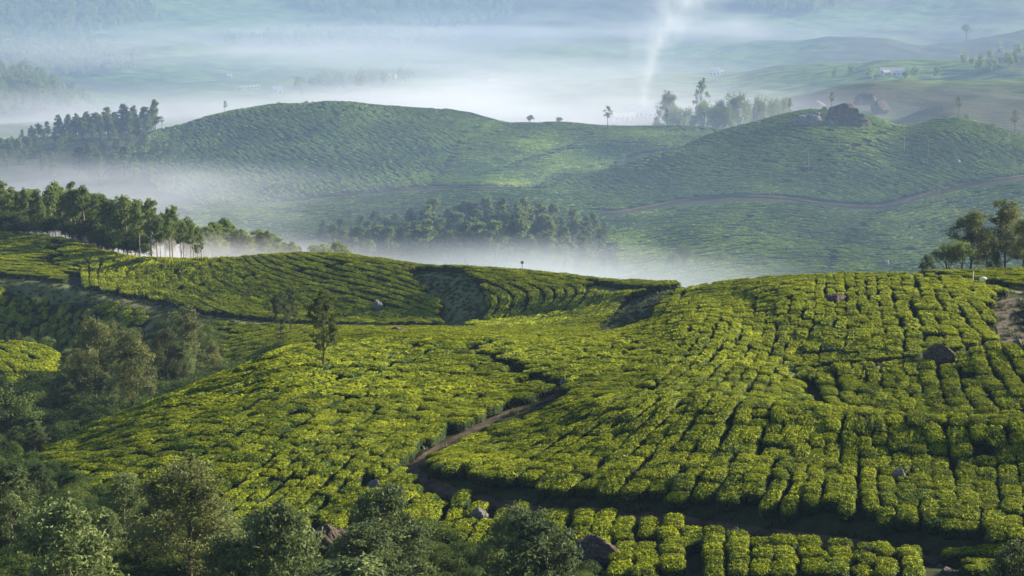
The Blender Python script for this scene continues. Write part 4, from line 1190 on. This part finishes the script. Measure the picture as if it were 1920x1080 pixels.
# hazy big trees beyond the saddle
for (k_, u_, vt, D_, w_, lb) in [
 ('broad', 1383, 157, 1235, 0.95, 'largest round topped hazy tree beyond the saddle'),
 ('broad', 1320, 174, 1225, 1.1, 'wide domed hazy tree beyond the saddle'),
 ('broad', 1346, 173, 1235, 0.8, 'pointed hazy tree between the domed one and the largest'),
 ('broad', 1362, 182, 1220, 0.9, 'low hazy tree in front of the largest one'),
 ('slim', 1313, 146, 1260, 1.2, 'faint feathery tall tree behind the wide domed one'),
 ('broad', 1427, 165, 1250, 0.7, 'hazy tree with a narrow crown on the far slope'),
 ('broad', 1447, 168, 1265, 0.8, 'faint pair forming tree right of the narrow crowned one'),
 ('broad', 1470, 170, 1275, 0.9, 'faint tree at the right end of the hazy row'),
 ('layered', 1251, 172, 1260, 1.4, 'faint flat topped tree left of the hazy domed trees'),
 ('broad', 1275, 185, 1240, 1.2, 'faint domed tree in the fog left of the wide domed one'),
 ('broad', 562, 137, 1850, 1.2, 'faint big tree far away above the central hill'),
 ('broad', 1813, 38, 2400, 1.2, 'faint round tree on the farthest slope at the upper right'),
]:
    tree(k_, u_, vt, D_, lb, width=w_*0.62, hmin=10)

# ------------------------------------------------------------------ undergrowth
def shrub_mesh(seed, n, size):
    r = np.random.default_rng(seed)
    nb = 12
    c = np.c_[r.uniform(-.55, .55, nb), r.uniform(-.55, .55, nb), r.uniform(.1, .62, nb)]
    k = r.integers(0, nb, n)
    d = r.normal(0, 1, (n, 3)); d /= np.linalg.norm(d, axis=1, keepdims=True); d[:, 2] = np.abs(d[:, 2])
    rad = r.uniform(.24, .40, nb)[k][:, None]*r.uniform(.75, 1.08, (n, 1))
    C = c[k] + d*rad
    LV, LF = leaf_quads(C, d, size, size*.55, .3, r, .3)
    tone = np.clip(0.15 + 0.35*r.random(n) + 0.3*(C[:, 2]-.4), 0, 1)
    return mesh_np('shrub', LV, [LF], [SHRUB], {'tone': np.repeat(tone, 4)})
SH = [shrub_mesh(600+i, 5000, 0.055) for i in range(6)]
C_SH = hidden_collection('shrubs', SH)
def fill(polys, n, smin, smax, dmin, dmax, seed, zsc=(0.8, 1.2), inside=True):
    r = np.random.default_rng(seed); out = []
    for poly in polys:
        poly = np.array(poly, float); lo, hi = poly.min(0), poly.max(0)
        k = int(n)
        uu = r.uniform(lo[0], hi[0], k*2); vv = r.uniform(lo[1], hi[1], k*2)
        m = inpoly(uu, vv, poly); uu, vv = uu[m][:k], vv[m][:k]
        out.append(ground(uu, vv, dmin, dmax))
    P = np.concatenate(out)
    return P
def undergrowth(name, P, s0, s1, col_, nv, label, seed, cat='undergrowth', zr=(0.7, 1.1)):
    r = np.random.default_rng(seed)
    P = P[path_dist_ok(P[:, :2], 0.2)]
    n = len(P); s = r.uniform(s0, s1, n)
    E = np.c_[r.normal(0, .1, n), r.normal(0, .1, n), r.uniform(0, 6.28, n)]
    P = P.copy(); P[:, 2] -= 0.12*s
    S = np.stack([s, s*r.uniform(.8, 1.2, n), s*r.uniform(*zr, n)], -1)
    o = scatter(name, P, E, S, r.integers(0, nv, n), col_)
    return tag(o, label, cat, kind='stuff')
RAV = [(-260,742),(60,745),(125,728),(140,690),(180,655),(250,640),(330,625),(380,640),(400,700),(450,702),(380,745),(300,772),(220,805),(110,842),(-260,870)]
BOT = [(-260,870),(95,868),(150,925),(300,968),(440,1005),(600,1020),(700,1035),(800,1030),(920,1062),(1060,1080),(1120,1085),(1120,1180),(-260,1180)]
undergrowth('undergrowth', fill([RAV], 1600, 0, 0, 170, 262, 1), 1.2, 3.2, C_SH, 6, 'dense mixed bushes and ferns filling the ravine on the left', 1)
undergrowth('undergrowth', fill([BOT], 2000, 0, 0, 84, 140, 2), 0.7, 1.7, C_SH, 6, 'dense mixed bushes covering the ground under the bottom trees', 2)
EDGE = [(-40,462),(0,462),(60,468),(160,490),(240,508),(340,520),(340,530),(200,520),(60,490),(-40,480)]
undergrowth('undergrowth', fill([[(-40,436),(0,440),(100,447),(150,462),(200,475),(270,490),(270,494),(180,476),(100,452),(-40,448)]], 260, 0, 0, 285, 345, 3) + np.array([0, 8.0, 0]), 2.5, 4.0, C_SH, 6, 'dark scrub along the foot of the tall eucalyptus grove', 3)
# recognisable mounds of their own at the bottom
for (u_, v_, wpx, hpx, lb) in [
 (795, 1030, 150, 62, 'feathery olive mound of fern like foliage left of the bushy gum pair'),
 (860, 1065, 95, 58, 'rounded feathery bush overlapping the right end of the fern like mound'),
 (770, 1078, 170, 48, 'dark blue green dense bush at the bottom edge below the feathery mounds'),
 (385, 722, 60, 40, 'dark glossy bush at the head of the ravine, the upper one'),
 (330, 745, 70, 34, 'blue green spreading bush on the ravine floor'),
 (120, 790, 120, 50, 'broad dark fern covered bush low in the ravine'),
 (210, 795, 90, 40, 'grey green bush at the left end of the broad tea slope'),
 (440, 690, 40, 18, 'small pale bush at the corner where the ravine meets the flat tea'),
]:
    g = ground(u_, v_, 84, 300)[0]
    i = abs(hash(u_)) % 6
    o = link('shrub', SH[i], None, (g[0], g[1], g[2] - 0.2)); wm = wpx/FPX*g[1]; hm = hpx/FPX*g[1]
    o.scale = (wm/1.5, wm/1.8, hm*1.15)
    tag(o, lb, 'shrub')

# dry grass tufts on banks and lanes
def tuft_mesh(seed, mat):
    r = np.random.default_rng(seed); n = 70
    b = r.normal(0, .16, (n, 2)); tip = b + r.normal(0, .22, (n, 2)); h = r.uniform(.4, 1, n)
    V = np.zeros((n*3, 3)); s = r.normal(0, .02, (n, 2))
    V[0::3, :2] = b - s; V[1::3, :2] = b + s; V[2::3, :2] = tip; V[2::3, 2] = h
    return mesh_np('grass_tuft', V, [np.arange(n*3).reshape(n, 3)], [mat], {'tone': np.tile([0, 0, 1], n)})
GRASS = leaf_material('grass_blades', (0.025, 0.045, 0.012), (0.09, 0.11, 0.03), 0.8, 0.4, 0.5, 0.2, 0.5, 0.3, 0.6)
C_GR = hidden_collection('grass', [tuft_mesh(700+i, GRASS) for i in range(4)])
gp = []
rg = np.random.default_rng(12)
for (Pl, h_) in PATHS[:7] + PATHS[8:9]:
    L = np.linalg.norm(np.diff(Pl, axis=0), axis=1).sum()
    n_ = int(L*h_*5)
    k_ = rg.integers(0, len(Pl)-1, n_); f_ = rg.random((n_, 1))
    p_ = Pl[k_]*(1-f_) + Pl[k_+1]*f_
    d_ = Pl[k_+1]-Pl[k_]; d_ /= np.linalg.norm(d_, axis=1, keepdims=True)+1e-9
    off_ = rg.choice([-1, 1], n_) * h_ * (rg.uniform(0.75, 1.45, n_) if h_ < 1.5 else rg.uniform(0.0, 1.25, n_))
    p_ = p_ + np.c_[-d_[:, 1], d_[:, 0]]*off_[:, None]
    gp.append(p_)
gp = np.concatenate(gp); gp3 = np.c_[gp, gz(gp[:, 0], gp[:, 1])]
n_ = len(gp3); s_ = rg.uniform(.25, .55, n_)
o = scatter('grass', gp3, np.c_[np.zeros(n_), np.zeros(n_), rg.uniform(0, 6.28, n_)], np.stack([s_*1.6, s_*1.6, s_], -1), rg.integers(0, 4, n_), C_GR)
tag(o, 'low tufts of grass along the paths and lanes between the tea', 'grass', kind='stuff')

# far woods on the distant hillsides
def blob_mesh(seed):
    r = np.random.default_rng(seed); n = 150
    d = r.normal(0, 1, (n, 3)); d /= np.linalg.norm(d, axis=1, keepdims=True)
    C = d*np.array([.36, .36, .42])*lump(d*2, seed, .25)[:, None]*r.uniform(.6, 1.05, (n, 1)); C[:, 2] += .58
    V, F = leaf_quads(C, d, .17, .12, .2, r)
    return mesh_np('far_tree', V, [F], [EUCA], {'tone': np.repeat(.2+.5*r.random(n), 4)})
C_FAR = hidden_collection('far_trees', [blob_mesh(800+i) for i in range(5)])
WOODS = [([(-60,-20),(260,-20),(300,40),(200,60),(140,80),(-60,120)], 900), ([(-60,85),(150,80),(260,120),(240,140),(-60,150)], 420),
         ([(520,-20),(960,-20),(960,30),(880,55),(700,50),(560,20)], 900), ([(-60,130),(60,135),(180,200),(-60,230)], 380),
         ([(1380,-20),(1600,-20),(1580,12),(1520,28),(1400,20)], 260), ([(420,70),(700,60),(900,75),(700,95),(420,90)], 150),
         ([(1530,140),(1700,145),(1920,95),(1920,130),(1720,150),(1600,160)], 45), ([(560,165),(760,145),(800,150),(640,172)], 70)]
pf = np.concatenate([fill([w_], k_, 0, 0, 1200, 4400, 900+i) for i, (w_, k_) in enumerate(WOODS)])
rf = np.random.default_rng(3)
n_ = len(pf); s_ = rf.uniform(8, 17, n_)*np.interp(pf[:, 1], [1500, 2000, 3300], [.5, .9, 1.15])
o = scatter('far_woods', pf, np.c_[np.zeros(n_), np.zeros(n_), rf.uniform(0, 6.28, n_)], np.stack([s_*.8, s_*.8, s_], -1), rf.integers(0, 5, n_), C_FAR)
tag(o, 'far woods fading into the haze on the distant hillsides', 'woods', kind='stuff')

# ------------------------------------------------------------------ far buildings, posts and other small things
WHITE = plain('white_plaster', (0.80, 0.78, 0.74), 0.8, (0.72, 0.70, 0.66), 0.5)
ROOFM = plain('tin_roof', (0.42, 0.40, 0.38), 0.6, (0.5, 0.48, 0.46), 0.5)
GLASSM = plain('window_dark', (0.05, 0.06, 0.07), 0.3)
WOODM = plain('weathered_wood', (0.16, 0.13, 0.10), 0.9, (0.22, 0.19, 0.15), 5)
def boxes(name, bl, mat, parent=None, loc=None):
    V, F, off = [], [], 0
    for (x0, x1, y0, y1, z0, z1) in bl:
        V += [(x0,y0,z0),(x1,y0,z0),(x1,y1,z0),(x0,y1,z0),(x0,y0,z1),(x1,y0,z1),(x1,y1,z1),(x0,y1,z1)]
        F += [[off+i for i in f] for f in ((0,3,2,1),(4,5,6,7),(0,1,5,4),(1,2,6,5),(2,3,7,6),(3,0,4,7))]
        off += 8
    return link(name, mesh_np(name, np.array(V), [np.array(F)], [mat]), parent, loc)
def house(u, v, d0, d1, w_, dp, h, rz, nwin, label, gable_front=False, name='house'):
    g = ground(u, v, d0, d1)[0]
    e = empty(name, tuple(g), label, 'house'); e.rotation_euler = (0, 0, rz)
    boxes('wall', [(-w_/2, w_/2, -dp/2, dp/2, -3, h)], WHITE, e)
    o_ = 0.35; rh = min(w_, dp)*0.32
    if gable_front:
        V = [(-w_/2-o_,-dp/2-o_,h+.02),(w_/2+o_,-dp/2-o_,h+.02),(0,-dp/2-o_,h+rh),(-w_/2-o_,dp/2+o_,h+.02),(w_/2+o_,dp/2+o_,h+.02),(0,dp/2+o_,h+rh)]
    else:
        V = [(-w_/2-o_,dp/2+o_,h+.02),(-w_/2-o_,-dp/2-o_,h+.02),(-w_/2-o_,0,h+rh),(w_/2+o_,dp/2+o_,h+.02),(w_/2+o_,-dp/2-o_,h+.02),(w_/2+o_,0,h+rh)]
    link('roof', mesh_np('roof', np.array(V), [np.array([(0,1,2),(3,5,4)]), np.array([(0,2,5,3),(1,4,5,2),(0,3,4,1)])], [ROOFM if not gable_front else WHITE]), e)
    for i in range(nwin):
        cx = -w_/2 + w_*(i+.5)/nwin
        boxes('window' if i != nwin//2 else 'door', [(cx-.55, cx+.55, -dp/2-.06, -dp/2+.02, (.9 if i != nwin//2 else 0), 2.2)], GLASSM, e)
    return e
house(1192, 214, 1150, 1440, 9, 8, 5, 0.15, 3, 'white gabled building in the fog beyond the saddle', True)
house(1216, 216, 1150, 1440, 18, 7, 3.2, -0.1, 6, 'long low white building joined to the right of the gabled one in the fog')
house(1170, 226, 1150, 1440, 14, 7, 3, 0.1, 4, 'low white building just above the saddle, left of and below the gabled one')
house(1285, 241, 1150, 1440, 9, 6, 3, 0.2, 3, 'pale hut barely showing over the saddle right of the very thin tree')
house(1340, 141, 1800, 2200, 9, 6, 5, -0.1, 3, 'tiny white house with a taller left end on the far slope')
house(1348, 140, 1800, 2200, 9, 5, 3, -0.1, 3, 'low annexe joined to the right of the tiny white house')
house(1672, 141, 1600, 2100, 20, 8, 4, 0.0, 6, 'largest white bungalow on the far slope at the upper right')
house(1663, 142, 1600, 2100, 8, 6, 3, 0.3, 2, 'small white outbuilding joined left of the largest white bungalow')
house(926, 156, 1700, 2200, 9, 6, 3, 0.1, 3, 'small pale building glimpsed in the fog near the middle')
house(430, 147, 1700, 2400, 5, 5, 3, 0.1, 2, 'single tiny white hut above the row of huts at the left')
for i in range(7):
    house(450 + i*5.6, 168 - i*0.4, 1700, 2200, 3.2, 3, 2.6, 0.1, 1, 'one of a tight row of tiny white huts in the haze at the left')['group'] = 'row of tiny white huts'
house(521, 174, 1700, 2200, 9, 7, 4, 0.1, 2, 'round looking pale building right of the row of tiny huts')
house(735, 147, 1700, 2200, 8, 5, 3, -0.1, 2, 'small pale house on the hazy ridge above the central hill')

def post(u, v, d0, d1, h, r_, mat, name, label, cat, cap=None):
    g = ground(u, v, d0, d1)[0]
    V, F = tube([(0, 0, -.3), (0, 0, h*.5), (0.01, 0, h)], [r_, r_*.9, r_*.75], 8)
    e = empty(name, tuple(g), label, cat)
    link('shaft', mesh_np('shaft', V, [F], [mat], smooth=True), e)
    if cap: boxes(cap[0], [cap[1]], cap[2], e)
    return e
post(1824, 538, 185, 215, 1.5, 0.05, WHITE, 'marker_post', 'thin white post against the dark hedge side at the upper right', 'post', ('cap', (-.07, .07, -.07, .07, 1.5, 1.56), WOODM))
post(979, 519, 240, 285, 1.7, 0.05, WOODM, 'marker_post', 'tiny dark post with a block on top, sticking up from the ridge hedge', 'post', ('post_head', (-.18, .18, -.12, .12, 1.7, 2.0), WOODM))
# a full white sack lying in the tea
g = ground(1842, 543, 180, 215)[0]
P_, tri_, quad_ = uvball(20, 12)
S_ = superball(P_, 2.6)*lump(P_*1.5, 9, .06)[:, None]
e = empty('sack', (g[0], g[1], g[2]+1.0), 'bright white full sack lying on the tea near the thin white post', 'sack')
ob = link('sack_body', mesh_np('sack_body', S_*np.array([.34, .2, .17]), [tri_, quad_], [WHITE], smooth=True), e)
V, F = tube([(.3, 0, 0), (.38, 0, .02), (.46, 0, .05)], [.09, .04, .08], 10)
link('sack_neck', mesh_np('sack_neck', V, [F], [WHITE], smooth=True), e)
# ------------------------------------------------------------------ air: even haze, and banks of valley mist
def volmat(name, color, density, aniso=0.0, hetero=False):
    m, nt, out = newmat(name)
    pv = nt.nodes.new('ShaderNodeVolumePrincipled')
    pv.inputs['Color'].default_value = tuple(color) + (1,)
    pv.inputs['Anisotropy'].default_value = aniso
    pv.inputs['Density'].default_value = density
    nt.links.new(pv.outputs[0], out.inputs['Volume'])
    return m, nt, pv
HAZE = 0.00014
hm_, _, _ = volmat('haze_air', (0.40, 0.58, 0.92), HAZE, 0.0)
zlo = float(ZG.min()) - 1.0
xm = 14200*0.37
haze = boxes('haze', [(-xm, xm, -60, 14100, min(zlo, -260), max(float(ZG.max()), 0)+6)], hm_)
tag(haze, 'even blue haze filling the whole valley', 'haze', kind='stuff')

def mist(name, label, u, v, D, sx, sy, sz, dens, scale=(0.014, 0.014, 0.07), cut=0.47, soft=0.13, color=(0.86, 0.90, 1.0), zoff=0.0, power=1.5, rate=1.0):
    """a soft bank: densest at its middle, torn by noise towards the edge"""
    a, T = pix_dir(u, v)
    loc = (float(a)*D, D, float(T)*D + zoff)
    P, tri, quad = uvball(24, 14)
    m, nt, pv = volmat(name + '_air', color, 0.0, 0.15)
    tc = nt.nodes.new('ShaderNodeTexCoord')
    ln = nt.nodes.new('ShaderNodeVectorMath'); ln.operation = 'LENGTH'
    nt.links.new(tc.outputs['Object'], ln.inputs[0])
    edge = mth(nt, 'POWER', mth(nt, 'SUBTRACT', 1.0, ln.outputs['Value'], True), power)
    n = noise(nt, wpos(nt, scale), 1.0, 5, 0.6)
    mr = nt.nodes.new('ShaderNodeMapRange'); nt.links.new(n, mr.inputs[0])
    mr.inputs[1].default_value = cut - soft; mr.inputs[2].default_value = cut + soft
    d = mth(nt, 'MULTIPLY', mth(nt, 'MULTIPLY', edge, mr.outputs[0]), dens)
    nt.links.new(d, pv.inputs['Density'])
    o = link(name, mesh_np(name, P, [tri, quad], [m]), None, loc)
    o.scale = (sx, sy, sz)
    m.cycles.volume_step_rate = rate
    return tag(o, label, name.replace('_', ' '), kind='stuff')
mist('valley_mist', 'bright white mist lying in the valley behind the near tea ridge', 950, 545, 600, 110, 75, 13, 0.045, color=(.82,.92,1))
mist('valley_mist', 'white mist at the foot of the eucalyptus grove on the left', 430, 512, 400, 48, 35, 8, 0.05)
mist('valley_mist', 'pale mist drifting in front of the lower left of the central hill', 300, 378, 740, 110, 60, 15, 0.022)
mist('valley_mist', 'pale mist between the upper left grove and the left edge', 60, 345, 800, 120, 50, 13, 0.010)
mist('valley_mist', 'white mist between the trunks of the tall eucalyptus grove', 270, 470, 372, 28, 18, 7, 0.07)
mist('valley_mist', 'white mist curling over the saddle at the foot of the slender tree', 385, 486, 318, 34, 12, 4.5, 0.10)
mist('fog_bank', 'wide white fog bank behind the central hill and the saddle', 925, 213, 1290, 265, 150, 34, 0.021, scale=(0.005, 0.006, 0.05), cut=0.44, soft=0.12)
mist('fog_bank', 'fog bank spreading over the valley at the far left', 120, 250, 1450, 330, 200, 32, 0.010, scale=(0.005, 0.006, 0.05), soft=0.1)
mist('fog_bank', 'thin streak of fog across the upper left', 420, 95, 2050, 520, 120, 26, 0.006, scale=(0.004, 0.004, 0.06), soft=0.09, cut=0.48)
mist('fog_bank', 'thin fog above the middle distance in the centre', 800, 120, 1800, 420, 130, 26, 0.007, scale=(0.004, 0.004, 0.06), soft=0.09, cut=0.48)
mist('fog_bank', 'torn fog layer before the far hillside in the upper middle', 950, 55, 2500, 800, 160, 26, 0.005, scale=(0.004, 0.004, 0.06), soft=0.09, cut=0.48)
def smoke_part(u, v, D, sx, sy, sz, dens, **k):
    return mist('smoke_plume', k.pop('label'), u, v, D, sx, sy, sz, dens, **k)
smoke_part(1385, 48, 1230, 52, 20, 12, 0.020, label='thin trailing end of the smoke plume drifting right', scale=(0.03, 0.04, 0.08), cut=0.49, soft=0.1)
def plume(u, v, D, H, dens):
    # one rising plume: narrow at its foot, widening and leaning to the right as it climbs
    a, T = pix_dir(u, v); loc = (float(a)*D, D, float(T)*D)
    zz = np.linspace(-0.04, 1.06, 16)
    rad = lambda t: 4.6 + 28*np.clip(t, 0, 1.1)**1.6
    cx = lambda t: -2.0*np.sin(t*5)*0.5 + 24*np.clip(t, 0, 1.1)**2.6
    P_ = np.c_[cx(zz), np.zeros(16), zz*H]; th = np.linspace(0, 2*np.pi, 24, endpoint=False)
    Rr = rad(zz)*1.05; Rr[0] = Rr[-1] = 0.05
    V = (P_[:, None] + np.stack([Rr[:, None]*np.cos(th), Rr[:, None]*np.sin(th)*0.6, np.zeros((16, 24))], -1)).reshape(-1, 3)
    F = np.array([(i*24+k, i*24+(k+1) % 24, (i+1)*24+(k+1) % 24, (i+1)*24+k) for i in range(15) for k in range(24)])
    m, nt, pv = volmat('smoke_air', (0.86, 0.92, 1.0), 0.0, 0.15)
    tc = nt.nodes.new('ShaderNodeTexCoord'); sx = nt.nodes.new('ShaderNodeSeparateXYZ'); nt.links.new(tc.outputs['Object'], sx.inputs[0])
    t = mth(nt, 'DIVIDE', sx.outputs[2], H, True)
    r_ = mth(nt, 'ADD', mth(nt, 'MULTIPLY', mth(nt, 'POWER', t, 1.6), 28.0), 4.6)
    c_ = mth(nt, 'SUBTRACT', mth(nt, 'MULTIPLY', mth(nt, 'POWER', t, 2.6), 24.0), mth(nt, 'SINE', mth(nt, 'MULTIPLY', t, 5.0)))
    wv = noise(nt, wpos(nt), 0.055, 3, 0.6, 'Color')
    ws = nt.nodes.new('ShaderNodeSeparateXYZ'); nt.links.new(wv, ws.inputs[0])
    wx = mth(nt, 'MULTIPLY', mth(nt, 'MULTIPLY', mth(nt, 'SUBTRACT', ws.outputs[0], 0.5), 1.6), r_)
    dx = mth(nt, 'ADD', mth(nt, 'SUBTRACT', sx.outputs[0], c_), wx)
    dy = mth(nt, 'DIVIDE', sx.outputs[1], 0.6)
    dist = mth(nt, 'SQRT', mth(nt, 'ADD', mth(nt, 'MULTIPLY', dx, dx), mth(nt, 'MULTIPLY', dy, dy)))
    e_ = mth(nt, 'POWER', mth(nt, 'SUBTRACT', 1.0, mth(nt, 'DIVIDE', dist, r_), True), 1.3)
    n = noise(nt, wpos(nt, (1, 1, 0.8)), 0.11, 5, 0.62)
    mr = nt.nodes.new('ShaderNodeMapRange'); nt.links.new(n, mr.inputs[0]); mr.inputs[1].default_value = .36; mr.inputs[2].default_value = .62
    thin = mth(nt, 'DIVIDE', dens, mth(nt, 'POWER', mth(nt, 'DIVIDE', r_, 3.0), 0.55))
    fade = mth(nt, 'MULTIPLY', mth(nt, 'SUBTRACT', 1.06, t), 8.0, True)
    nt.links.new(mth(nt, 'MULTIPLY', mth(nt, 'MULTIPLY', mth(nt, 'MULTIPLY', e_, mr.outputs[0]), thin), fade), pv.inputs['Density'])
    o = link('smoke_plume', mesh_np('smoke_plume', V, [F], [m]), None, loc)
    m.cycles.volume_step_rate = 0.35
    return tag(o, 'white smoke plume rising thin and spreading towards the top of the picture', 'smoke', kind='stuff')
plume(1209, 196, 1200, 62, 0.16)
mist('valley_haze', 'thin blue morning haze hanging between the tea ridge and the misty hills', 900, 420, 760, 480, 260, 60, 0.0008, cut=0.2, soft=0.3, color=(0.42, 0.63, 0.96), power=0.7)
mist('valley_haze', 'thicker blue haze over the far valley behind the hills', 900, 140, 2000, 1100, 800, 150, 0.0005, scale=(0.002, 0.002, 0.01), cut=0.25, soft=0.3, color=(0.42, 0.63, 0.96), power=0.7)
